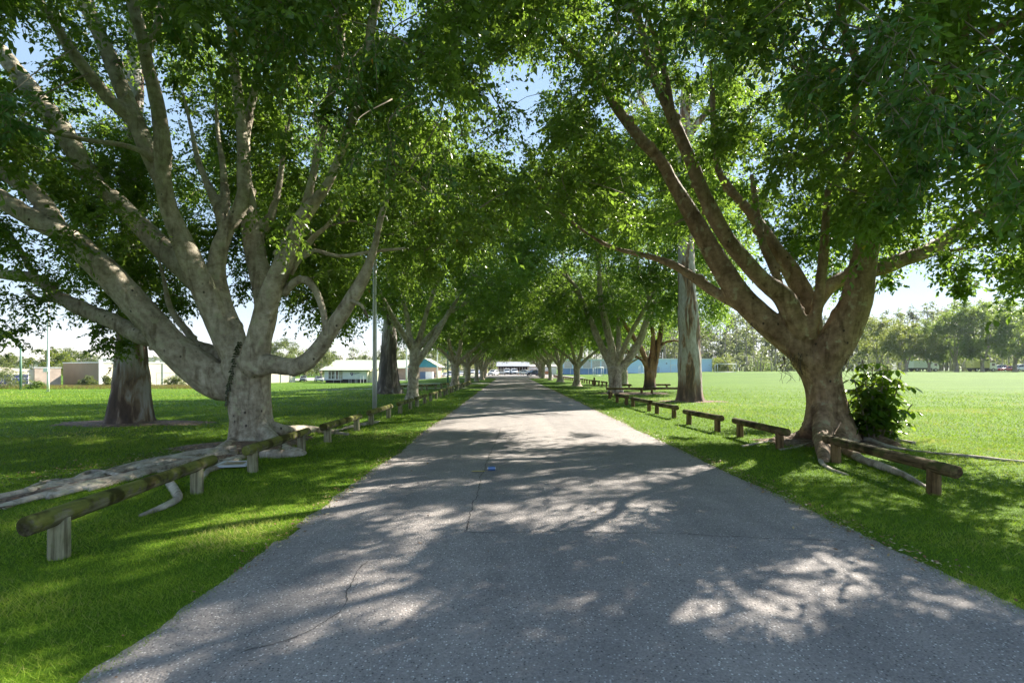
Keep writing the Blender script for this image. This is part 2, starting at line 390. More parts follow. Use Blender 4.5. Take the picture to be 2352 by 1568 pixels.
hs = nt.nodes.new('ShaderNodeHueSaturation'); hs.inputs['Saturation'].default_value = 2.3
gm = nt.nodes.new('ShaderNodeGamma'); gm.inputs['Gamma'].default_value = .22
wb = mix(nt, 1.0, hs.outputs[0], (1.22, .985, .89), 'MULTIPLY')
nt.links.new(sky.outputs[0], gm.inputs['Color']); nt.links.new(gm.outputs[0], hs.inputs['Color']); nt.links.new(wb, bg.inputs['Color']); bg.inputs['Strength'].default_value = .148
scene.view_settings.view_transform = 'Standard'; scene.view_settings.look = 'None'
scene.view_settings.exposure = 2.66; scene.view_settings.gamma = 1.0
cy = scene.cycles
cy.max_bounces = 7; cy.diffuse_bounces = 4; cy.glossy_bounces = 2; cy.transmission_bounces = 4; cy.transparent_max_bounces = 4
cy.sample_clamp_indirect = 6.0; cy.caustics_reflective = False; cy.caustics_refractive = False
cy.use_denoising = True; cy.use_adaptive_sampling = True; cy.adaptive_threshold = .015

# ------------------------------------------------------------------ ground sheets
def lines(a): return np.array(sorted(set(a)), float)
gx = lines([-900, -600, -400, -300, -220, -160] + list(range(-120, -30, 6)) + list(range(-30, 31, 2)) + list(range(36, 121, 6)) + [160, 220, 300, 400, 600, 900])
gy = lines([-60, -30, -10] + list(range(0, 40, 2)) + list(range(40, 130, 5)) + [140, 160, 180, 200, 230, 270, 320, 400, 600, 1000, 1600])
def grid_sheet(name, xs, ys, zoff, m, parent=None):
    V = np.array([(x, y, terr(x, y) + zoff) for y in ys for x in xs]); nx = len(xs)
    Fq = np.array([(j*nx+i, j*nx+i+1, (j+1)*nx+i+1, (j+1)*nx+i) for j in range(len(ys)-1) for i in range(nx-1)])
    me = np_mesh(name, V, Fq, 4, smooth=True); return link(name, me, m, parent)
tag(grid_sheet('lawn', gx, gy, 0, M['lawn']), 'wide green mown lawn on both sides of the avenue', 'lawn', kind='structure')

RL, RR = -2.16, 3.41
def edge(y, s):
    n = .09 * noise.noise(Vector((s * 7.3, y * .55, 0))) + .05 * noise.noise(Vector((s * 3.1, y * 2.1, 4))) + .035 * noise.noise(Vector((s, y * 6, 9))) + .02 * noise.noise(Vector((s, y * 17, 2)))
    if s < 0 and 4.75 < y < 5.15: n += .10
    return (RL if s < 0 else RR) + n
ys = np.concatenate([np.arange(-6, 14, .05), np.arange(14, 30, .15), np.arange(30, 93, .8)])
V = []; nxr = 9
for y in ys:
    a, b = edge(y, -1), edge(y, 1)
    for k in range(nxr):
        t = k / (nxr - 1); V.append((a + (b - a) * t, y, .004 + .025 * (1 - (2 * t - 1) ** 2)))
Fq = [(j*nxr+i, j*nxr+i+1, (j+1)*nxr+i+1, (j+1)*nxr+i) for j in range(len(ys)-1) for i in range(nxr-1)]
road = link('road', np_mesh('road', np.array(V), np.array(Fq), 4, smooth=True), M['asphalt'])
tag(road, 'grey asphalt avenue running straight between the fig trees', 'road', kind='structure')
def road_z(x): t = (x - RL) / (RR - RL); return .004 + .025 * (1 - (2 * t - 1) ** 2)
def ribbon(name, pts, width, zf, m, parent, seed=0):
    C = catmull([(x, y, 0, .01) for x, y in pts], .03); V = []; r_ = np.random.default_rng(seed)
    T = np.gradient(C[:, :2], axis=0); T /= np.linalg.norm(T, axis=1)[:, None] + 1e-9
    off = 0
    for i in range(len(C)):
        off = off * .9 + r_.normal() * .006; wv = width * max(.12, .6 + .6 * noise.noise(Vector((i * .21, seed, 0))) + r_.normal() * .2)
        nx_, ny_ = -T[i, 1], T[i, 0]; x, y = C[i, 0] + nx_ * off, C[i, 1] + ny_ * off
        V += [(x + nx_ * wv / 2, y + ny_ * wv / 2, zf(x)), (x - nx_ * wv / 2, y - ny_ * wv / 2, zf(x))]
    Fq = [(2*i, 2*i+1, 2*i+3, 2*i+2) for i in range(len(C) - 1)]
    return link(name, np_mesh(name, np.array(V), np.array(Fq), 4), m, parent)
cz = lambda x: road_z(x) + .004
ribbon('crack', [gp(*p) for p in ((1150, 985), (1138, 1020), (1120, 1065), (1105, 1100), (1088, 1155), (1073, 1215), (1068, 1228))], .014, cz, M['crack'], road, 1)
ribbon('crack', [gp(*p) for p in ((1068, 1228), (1160, 1231), (1250, 1227), (1400, 1230), (1560, 1232), (1760, 1239), (1950, 1246))], .011, cz, M['crack'], road, 2)
ribbon('crack', [gp(*p) for p in ((842, 1292), (805, 1345), (795, 1390), (745, 1440), (655, 1475), (560, 1500))], .010, cz, M['crack'], road, 3)
ribbon('crack', [gp(*p) for p in ((1600, 935), (1500, 950), (1330, 955), (1180, 965))], .02, cz, M['crack'], road, 5)
def patch(name, cx, cy_, rx, ry, zoff, m, seed, n=48, amp=.3):
    r_ = np.random.default_rng(seed); V = [(cx, cy_, terr(cx, cy_) + zoff + .05)]; rows = 5
    for q in range(1, rows + 1):
        for k in range(n):
            a = 2 * math.pi * k / n; s = q / rows
            rr = 1 + (amp * noise.noise(Vector((math.cos(a) * 1.5 + seed, math.sin(a) * 1.5, 0))) + amp * .5 * noise.noise(Vector((math.cos(a) * 5 + seed, math.sin(a) * 5, 3)))) * s
            x, y = cx + rx * s * rr * math.cos(a), cy_ + ry * s * rr * math.sin(a)
            V.append((x, y, terr(x, y) + zoff + .05 * (1 - s ** 2) - .02 * (q == rows)))
    bm = bmesh.new(); vs = [bm.verts.new(v) for v in V]
    for k in range(n):
        bm.faces.new((vs[0], vs[1 + k], vs[1 + (k + 1) % n]))
        for q in range(rows - 1):
            a, b = 1 + q * n, 1 + (q + 1) * n; bm.faces.new((vs[a + k], vs[b + k], vs[b + (k+1) % n], vs[a + (k+1) % n]))
    return tag(obj(name, bm, m, None, True), kind='structure')
tag(patch('soil', -11.3, 15.2, 2.5, .95, .012, M['soil'], 1), 'bare dirt ring around the grey gum trunk', 'soil')
def band(name, pts, width, m, zoff=.02):
    C = catmull([(x, y, 0, .01) for x, y in pts], .08); T = np.gradient(C[:, :2], axis=0); T /= np.linalg.norm(T, axis=1)[:, None] + 1e-9; V = []
    for i in range(len(C)):
        a = width * (.55 + .5 * noise.noise(Vector((i * .12, 3, 0))) + .25 * noise.noise(Vector((i * .6, 9, 0)))); b = width * (.55 + .5 * noise.noise(Vector((i * .12, 33, 0))) + .25 * noise.noise(Vector((i * .6, 39, 0))))
        for k, hgt in ((-1, -.03), (-.6, .02), (0, .04), (.6, .02), (1, -.03)):
            w_ = (a if k < 0 else b) * k; V.append((C[i, 0] - T[i, 1] * w_, C[i, 1] + T[i, 0] * w_, zoff + hgt))
    Fq = [(i*5+j, i*5+j+1, i*5+j+6, i*5+j+5) for i in range(len(C) - 1) for j in range(4)]
    return tag(link(name, np_mesh(name, np.array(V), np.array(Fq), 4, smooth=True), m), kind='structure')
tag(band('soil', [gp(*q) for q in ((700, 1005), (600, 1040), (520, 1052), (430, 1062), (330, 1082), (220, 1106), (110, 1132), (-40, 1170))], .42, M['soil']), 'bark and leaf litter among the snaking roots of the pale fig', 'soil')
tag(patch('soil', -5.6, 10.6, 1.2, .9, .012, M['soil'], 5), 'leaf littered soil among the roots of the pale fig', 'soil')
tag(patch('soil', 9.1, 25.6, 1.6, .9, .012, M['soil'], 8), 'leaf litter around the tan gum trunk', 'soil')
tag(patch('soil', 8.2, 34.2, 2.6, 2.0, .012, M['soil'], 11), 'bare soil and roots inside the log rail corner', 'soil')
tag(patch('soil', 7.0, 11.2, 1.5, 1.0, .012, M['soil'], 14), 'shaded soil at the foot of the brown fig', 'soil')
for (y0, wd) in ((42.6, .9), (57, 1.8)):  # two flat pale strips laid across the grass
    p = grid_sheet('path', np.linspace(-16, RL + .05, 12), np.array([y0, y0 + wd]), .012, M['concrete'])
    tag(p, 'pale strip crossing the grass to the avenue, %s one' % ('narrow' if wd < 1 else 'wide'), 'path', kind='structure')
cp = grid_sheet('car_park', np.linspace(-75, -7, 24), np.linspace(150, 215, 14), .06, M['concrete']); tag(cp, 'sunlit pale car park beyond the lawn', 'car park', kind='structure')
cp = grid_sheet('forecourt', np.linspace(-9, 14, 10), np.linspace(92.4, 190, 12), .03, M['asphalt']); tag(cp, 'pale forecourt at the end of the avenue', 'forecourt', kind='structure')

# ------------------------------------------------------------------ grass blades
def in_road(x, y): return (x > RL - .02) & (x < RR + .02)
def blades():
    P = []
    for (y0, y1, dens, h, wd) in ((1.9, 4.2, 5200, .034, .0042), (4.2, 7, 2600, .038, .0065), (7, 12, 1000, .042, .011), (12, 22, 260, .05, .02), (22, 34, 70, .055, .035), (34, 48, 26, .06, .05), (48, 75, 8, .06, .08)):
        x1 = y1 * 1.06; n = int((2 * x1) * (y1 - y0) * dens)
        x = rng.uniform(-x1, x1, n); y = rng.uniform(y0, y1, n)
        jit = .09 * rng.random(n) ** 3
        fade = rng.random(n) < np.clip(1.3 - y / 42, 0, 1)
        ok = fade & ((x < RL + .03 + jit) | (x > RR - .03 - jit)) & (np.abs(x) < y * 1.06)
        for (cx, cy_, rx, ry) in ((-11.3, 15.2, 2.1, .75), (-5.6, 10.6, 1.0, .8), (-5.6, 8.6, .5, .6), (-6.2, 8.0, .5, .5), (9.1, 25.6, 1.3, .7), (8.2, 34.2, 2.2, 1.6), (7, 11.2, 1.2, .8)):
            ok &= (((x - cx) / rx) ** 2 + ((y - cy_) / ry) ** 2) > rng.uniform(.7, 1.2, n)
        x, y = x[ok], y[ok]; n = len(x)
        clump = np.array([noise.noise(Vector((a * 1.3, b * 1.3, 0))) for a, b in zip(x[::1], y[::1])]) if n < 400000 else np.zeros(n)
        hh = h * rng.uniform(.5, 1.35, n) * (1 + .5 * clump)
        P.append((x, y, hh, np.full(n, wd) * rng.uniform(.7, 1.3, n), clump))
    x, y, h, wd, cl = [np.concatenate(a) for a in zip(*P)]
    n = len(x); z = np.zeros(n)
    a = rng.uniform(0, 2 * np.pi, n); lean = rng.uniform(.3, 1.7, n); b = rng.uniform(0, 2 * np.pi, n)
    base = np.stack([x, y, z - .004], 1); d = np.stack([np.cos(a), np.sin(a), np.zeros(n)], 1) * (wd / 2)[:, None]
    tip = base + np.stack([np.cos(b) * lean * h, np.sin(b) * lean * h, h], 1)
    V = np.stack([base - d, base + d, tip], 1).reshape(-1, 3); F = np.arange(3 * n).reshape(-1, 3)
    big = np.array([noise.noise(Vector((a * .28, b * .28, 5))) for a, b in zip(x, y)]); t = np.clip(.45 + .3 * cl + .55 * big + rng.normal(0, .2, n), 0, 1)
    return np_mesh('grass', V, F, 3, t)
m, nt_, b_ = mat('grass_blade'); at_ = N(nt_, 'ShaderNodeAttribute', attribute_name='tint')
r_ = ramp(nt_, at_.outputs['Fac'], [(0, (.125, .21, .012)), (.45, (.205, .335, .022)), (.8, (.30, .40, .042)), (1, (.42, .40, .13))])
nt_.links.new(r_.outputs[0], b_.inputs['Base Color']); b_.inputs['Roughness'].default_value = .6; b_.inputs['Specular IOR Level'].default_value = .25
tr_ = N(nt_, 'ShaderNodeBsdfTranslucent'); nt_.links.new(r_.outputs[0], tr_.inputs['Color'])
ms_ = N(nt_, 'ShaderNodeMixShader', Fac=.45); nt_.links.new(b_.outputs[0], ms_.inputs[1]); nt_.links.new(tr_.outputs[0], ms_.inputs[2])
nt_.links.new(ms_.outputs[0], nt_.nodes['Material Output'].inputs['Surface']); M['blade'] = m
tag(link('grass', blades(), M['blade']), 'short green grass blades on the verges', 'grass', kind='stuff')
# fallen leaves along the road edges and under the figs
def litter():
    n = 7500; s = rng.random(n) < .5
    y = 2 + 40 * rng.random(n) ** 1.6
    x = np.where(s, RL + rng.normal(0.02, .11, n), RR + rng.normal(-.02, .11, n))
    k = rng.random(n) < .10; x = np.where(k, rng.uniform(RL, RR, n), x)
    k2 = (rng.random(n) < .45) & (np.abs(x + 5.7) < 9); x = np.where(k2, rng.normal(-5.7, .8, n), x); y = np.where(k2, 9.2 - (x + 5.7) * -.9 + rng.normal(0, .9, n), y); y = np.where(y < 4, rng.uniform(2, 40, n), y)
    z = np.where((x > RL) & (x < RR), .034, .045)
    a = rng.uniform(0, 6.28, n); L = rng.uniform(.02, .05, n); wd = L * .45
    d = np.stack([np.cos(a), np.sin(a), rng.normal(0, .25, n)], 1); e = np.stack([-np.sin(a), np.cos(a), rng.normal(0, .35, n)], 1)
    c = np.stack([x, y, z], 1)
    V = np.stack([c - d * L[:, None] * .5, c + e * wd[:, None] * .5, c + d * L[:, None] * .5, c - e * wd[:, None] * .5], 1).reshape(-1, 3)
    return np_mesh('leaf_litter', V, np.arange(4 * n).reshape(-1, 4), 4, rng.random(n))
m, nt_, b_ = mat('dry_leaf'); at_ = N(nt_, 'ShaderNodeAttribute', attribute_name='tint')
r_ = ramp(nt_, at_.outputs['Fac'], [(0, (.10, .06, .03)), (.5, (.24, .13, .06)), (.8, (.38, .28, .13)), (1, (.5, .45, .33))]); nt_.links.new(r_.outputs[0], b_.inputs['Base Color']); M['dry'] = m
tag(link('leaf_litter', litter(), M['dry']), 'dry brown leaves fallen along the road edges', 'leaf litter', kind='stuff')

# ------------------------------------------------------------------ log rails
def make_rail(p0, p1, label, group, side, z=.44, r=.078, rp=.08, tail=.32, tail2=None, h=None):
    """p0,p1: ground points (x,y) of the two posts"""
    a, b = Vector((*p0, 0)), Vector((*p1, 0)); d = (b - a).normalized(); tail2 = tail if tail2 is None else tail2
    za, zb = terr(*p0), terr(*p1)
    root = thing('log_rail', label, 'log rail', ((a.x + b.x) / 2, (a.y + b.y) / 2, min(za, zb)), group=group)
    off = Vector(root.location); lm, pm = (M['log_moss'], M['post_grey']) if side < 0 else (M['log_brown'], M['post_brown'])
    bm = bmesh.new()
    cyl(bm, a - d * tail + Vector((0, 0, za + z - r)) - off, b + d * tail2 + Vector((0, 0, zb + z - r + random.uniform(-.012, .012))) - off, r, r * random.uniform(.92, 1.0), 18, .10, 20, .14)
    obj('rail', bm, lm, root, True)
    for p, zz in ((a, za), (b, zb)):
        bm = bmesh.new(); cyl(bm, Vector((p.x, p.y, zz - .15)) - off, Vector((p.x + random.uniform(-.01, .01), p.y, zz + z - r * 1.25)) - off, rp, rp * .96, 14, .04, 4)
        obj('post', bm, pm, root, True)
    return root
GA, GB, GC = 'log rails along the verge on the light pole side', 'log rails along the verge on the umbrella shrub side', 'log rails in the far row beside the soccer field'
left = [((-3.83, 4.36), (-4.03, 6.62), .33, .42, 'long mossy log rail over two posts, nearest the camera beside spreading roots'),
        ((-4.0, 8.0), (-4.03, 9.95), .2, .3, 'mossy log rail crossing the buttress root of the pale fig'),
        ((-3.98, 11.25), (-3.98, 13.4), .3, .25, 'short mossy log rail just past the pale fig roots'),
        ((-3.98, 14.8), (-3.98, 16.95), .25, .3, 'sunlit log rail ending short of the steel light pole'),
        ((-3.95, 18.6), (-3.95, 20.5), .3, .35, 'log rail standing next to the foot of the steel light pole'),
        ((-3.95, 21.95), (-3.95, 24.0), .3, .3, 'log rail right after the steel light pole'),
        ((-3.95, 25.8), (-3.95, 27.8), .3, .3, 'log rail in front of the white fig trunk behind the light pole')]
for (a, b, t1, t2, lab) in left: make_rail(a, b, lab, GA, -1, tail=t1, tail2=t2)
ordn = ['eighth', 'ninth', 'tenth', 'eleventh', 'twelfth', 'thirteenth', 'fourteenth', 'fifteenth', 'sixteenth', 'seventeenth', 'eighteenth', 'nineteenth', 'twentieth']
for i in range(7):
    y = 29.4 + 3.35 * i; make_rail((-3.95, y), (-3.95, y + 2.0), 'log rail %s from the camera in the light pole row' % ordn[i], GA, -1, tail=.3)
for i, (a, b) in enumerate((((-6.3, 39.2), (-5.9, 41.2)), ((-7.9, 38.0), (-6.6, 38.6)), ((-5.6, 42.4), (-5.3, 44.3)))):
    make_rail(a, b, ('log rail lying behind the row on the lawn near the second white fig', 'small dark log rail standing crosswise on the lawn behind the row', 'log rail set behind the roadside row close to the third fig')[i], 'log rails behind the roadside row', -1, tail=.25)
right = [((5.5, 2.9), (5.5, 5.1), .3, .28, 'log rail cut off by the picture edge, only its end showing'),
         ((5.43, 6.55), (5.62, 8.8), .38, .32, 'dark mossy log rail in front of the brown fig and its umbrella shrub'),
         ((5.45, 10.3), (5.46, 12.1), .28, .3, 'brown log rail against the root flare of the brown fig'),
         ((5.36, 13.15), (5.22, 14.85), .22, .3, 'log rail standing alone on the sunny verge past the brown fig'),
         ((5.4, 16.75), (5.3, 18.35), .25, .35, 'log rail between the lone sunny rail and the tan gum'),
         ((5.34, 19.5), (5.3, 21.9), .25, .2, 'log rail level with the tan gum trunk'),
         ((5.28, 23.0), (5.2, 24.6), .2, .3, 'log rail one past the tan gum trunk'),
         ((5.45, 27.7), (6.0, 30.0), .3, .25, 'log rail at the corner of the bare soil bed')]
for (a, b, t1, t2, lab) in right: make_rail(a, b, lab, GB, 1, tail=t1, tail2=t2)
make_rail((6.6, 33.0), (8.6, 33.2), 'crosswise log rail behind the bare soil bed by the forked fig', 'log rails around the bare soil bed', 1, tail=.35)
make_rail((9.3, 33.3), (11.3, 33.5), 'crosswise log rail reaching towards the red barked tree', 'log rails around the bare soil bed', 1, tail=.3)
make_rail((9.5, 40.5), (8.9, 42.5), 'log rail on the lawn behind the forked fig', 'log rails around the bare soil bed', 1, tail=.3)
make_rail((11.2, 41.0), (12.7, 41.2), 'small log rail between the forked fig and the red barked tree', 'log rails around the bare soil bed', 1, tail=.3)
for i in range(15):
    y = 46 + 3.9 * i; x = 8.75 + .004 * (y - 45)
    make_rail((x, y), (x + .02, y + 2.2), 'log rail %s in the far row beside the soccer field' % (['first', 'second', 'third', 'fourth', 'fifth', 'sixth', 'seventh'] + ordn)[i], GC, 1, tail=.35, z=.5)

# ------------------------------------------------------------------ steel light poles and other poles
def light_pole(x, y, h, r, label, m, arm=True, name='light_pole', group=None, lampbox=False):
    z = terr(x, y); t = thing(name, label, 'pole', (x, y, z), group=group)
    bm = bmesh.new(); cyl(bm, (0, 0, -.2), (0, 0, h), r, r * .62, 12, 0, 6); obj('shaft', bm, m, t, True)
    if arm:
        bm = bmesh.new(); cyl(bm, (0, 0, h - .1), (.9, 0, h + .25), r * .45, r * .4, 8); obj('arm', bm, m, t, True)
        bm = bmesh.new(); prism(bm, [(.8, h + .2), (1.4, h + .3), (1.42, h + .38), (.8, h + .33)], 'y', -.12, .12); obj('lamp_head', bm, m, t)
    if lampbox:
        obj('junction_box', B((-.28, .28, -.35, -.1, 2.3, 2.75)), M['white'], t)
    return t
light_pole(-5.48, 20.9, 8.5, .095, 'tall galvanised steel light pole behind the log rails', M['steel'])
light_pole(-5.2, 53, 7.5, .10, 'thin steel light pole beside the third white fig', M['steel'])
light_pole(-7.4, 62, 7.0, .11, 'slim green painted pole on the lawn in front of the car park', M['green_pole'], False)
light_pole(-54.0, 60, 11, .13, 'white floodlight pole with a junction box on the far lawn', M['white'], False, 'floodlight_pole', lampbox=True)
light_pole(-26.0, 130, 11, .22, 'white pole on a square concrete base in front of the green gable', M['white'], False)
light_pole(-21.0, 150, 11, .2, 'white pole standing at the edge of the car park', M['white'], False)
up = thing('utility_pole', 'green stained wooden utility pole with a small crossarm', 'pole', (-72, 75.5, terr(-72, 75.5)))
bm = bmesh.new(); cyl(bm, (0, 0, -.3), (0, 0, 6.8), .16, .11, 10); obj('shaft', bm, M['green_pole'], up, True)
obj('crossarm', B((-.1, .9, -.06, .06, 6.3, 6.42)), M['post_grey'], up)
for (x, y, h, lab) in ((-68.5, 108, 8.5, 'thin dark pole in front of the beige warehouse'), (-59.5, 108, 7.5, 'second dark pole by the warehouse, half hidden by the fig limb')):
    light_pole(x, y, h, .12, lab, M['steel'], False, group='poles by the warehouse')
# ------------------------------------------------------------------ foliage
def nrm(a): return a / (np.linalg.norm(a, axis=-1, keepdims=True) + 1e-9)
def leaf_sprays(clumps, center, T, K, L, W, seed, detail=False, droop=.35, twig_w=0.0, spread=1.0):
    """clumps (n,4). Every clump holds T twigs of K leaves. Returns verts, faces(tri), tint"""
    g = np.random.default_rng(seed); C = np.asarray(clumps, float); n = len(C)
    c = np.repeat(C[:, :3], T, 0); r = np.repeat(C[:, 3], T)[:, None]; m = len(c)
    out = nrm(c - np.asarray(center)) * np.array([1, 1, .6])
    d0 = nrm(g.normal(size=(m, 3)) * np.array([1, 1, .75]) + out * .45)
    s = c + g.normal(size=(m, 3)) * r * .26 * spread; ln = r * g.uniform(.6, 1.15, (m, 1))
    t = ((np.arange(K) + .6) / K)[None, :, None] + g.normal(0, .03, (m, K, 1))
    p = s[:, None] + d0[:, None] * (ln[:, None] * t); p[..., 2] -= (droop * ln * t[..., 0] ** 2)
    tan = np.repeat(d0[:, None], K, 1).copy(); tan[..., 2] -= (2 * droop * t[..., 0]); tan = nrm(tan)
    side = nrm(np.cross(tan, np.array([0, 0, 1.0]) + g.normal(0, .35, (m, K, 3))))
    side *= np.where(np.arange(K) % 2, 1, -1)[None, :, None]
    a = nrm(tan * .6 + side * .75 + np.array([0, 0, -.32]) + g.normal(0, .3, (m, K, 3)))
    n0 = nrm(np.array([0, 0, .75]) + g.normal(0, .6, (m, K, 3)))
    wv = nrm(np.cross(a, n0)); nn = np.cross(wv, a)
    sz = np.clip(g.normal(.95, .24, (m, K, 1)), .4, 1.5); Lk, Wk = L * sz, W * sz * g.uniform(.85, 1.1, (m, K, 1))
    q = m * K
    p, a, wv, nn, Lk, Wk = [x.reshape(q, -1) for x in (p, a, wv, nn, Lk, Wk)]
    p = p + a * Lk * .1
    if detail:
        tip = p + a * Lk - nn * Lk * .12
        V = np.stack([p, p + a*Lk*.28 + wv*Wk*.42 + nn*Wk*.16, p + a*Lk*.62 + wv*Wk*.4 + nn*Wk*.1, tip, p + a*Lk*.62 - wv*Wk*.4 + nn*Wk*.1, p + a*Lk*.28 - wv*Wk*.42 + nn*Wk*.16, p + a*Lk*.45], 1)
        idx = np.array([[0, 1, 6], [1, 2, 6], [2, 3, 6], [3, 4, 6], [4, 5, 6], [5, 0, 6]]); k = 7
    else:
        V = np.stack([p, p + a*Lk*.42 + wv*Wk*.5 + nn*Wk*.14, p + a*Lk - nn*Lk*.06, p + a*Lk*.42 - wv*Wk*.5 + nn*Wk*.14], 1)
        idx = np.array([[0, 1, 2], [0, 2, 3]]); k = 4
    F = (np.arange(q)[:, None, None] * k + idx[None]).reshape(-1, 3)
    tint = np.clip(np.repeat(np.repeat(g.normal(.5, .16, n), T * K) + g.normal(0, .17, q), len(idx)), 0, .97)
    odd = g.random(q) < .0025; tint = np.where(np.repeat(odd, len(idx)), 1.0, tint)
    V = V.reshape(-1, 3)
    if twig_w > 0:    # the twigs themselves are returned as thin tubes
        tw = [np.concatenate([s[i] + d0[i] * ln[i] * u - np.array([0, 0, droop * ln[i, 0] * u * u]), [twig_w * (1.15 - u)]]) for i in range(0, m) for u in (0, .35, .7, 1.0)]
        return V, F, tint, np.array(tw).reshape(m, 4, 4)
    return V, F, tint
def crown(name, clumps, center, T, K, L, W, seed, m, parent, **kw):
    V, F, t = leaf_sprays(clumps, center, T, K, L, W, seed, **kw)
    return link(name, np_mesh(name, V, F, 3, t), m, parent)
def grow(limb_nodes, clumps, r0=.045, maxlen=4.0, up=.25):
    """thin branches from the limbs to every clump; a clump may hang on an earlier branch"""
    nodes = [np.asarray(p, float) for p in limb_nodes]; paths = []
    A = np.array([n[:3] for n in nodes])
    C = np.asarray(clumps, float)
    order = np.argsort([np.min(np.linalg.norm(A - c[:3], axis=1)) for c in C])
    rad = [n[3] for n in nodes]
    for i in order:
        c = C[i, :3]; d = np.linalg.norm(A - c, axis=1) + np.maximum(0, A[:, 2] - c[2]) * .7
        j = int(np.argmin(d)); p = A[j]; L = np.linalg.norm(p - c)
        if L > maxlen or L < .2: continue
        r1 = min(max(.012, r0 * min(1, L / 2.2)), max(rad[j] * .75, .012))
        perp = rng.normal(0, .12 * L, 3)
        m1 = p + (c - p) * .35 + perp + np.array([0, 0, up * L * .35]); m2 = p + (c - p) * .72 + perp * .6 + np.array([0, 0, up * L * .3])
        paths.append([(*p, r1), (*m1, r1 * .78), (*m2, r1 * .5), (*c, r1 * .28)])
        A = np.vstack([A, m1[None], m2[None], c[None]]); rad += [r1 * .78, r1 * .5, r1 * .35]
    return paths
def samp(path, step=.25): return [tuple(p) for p in catmull(path, step)]

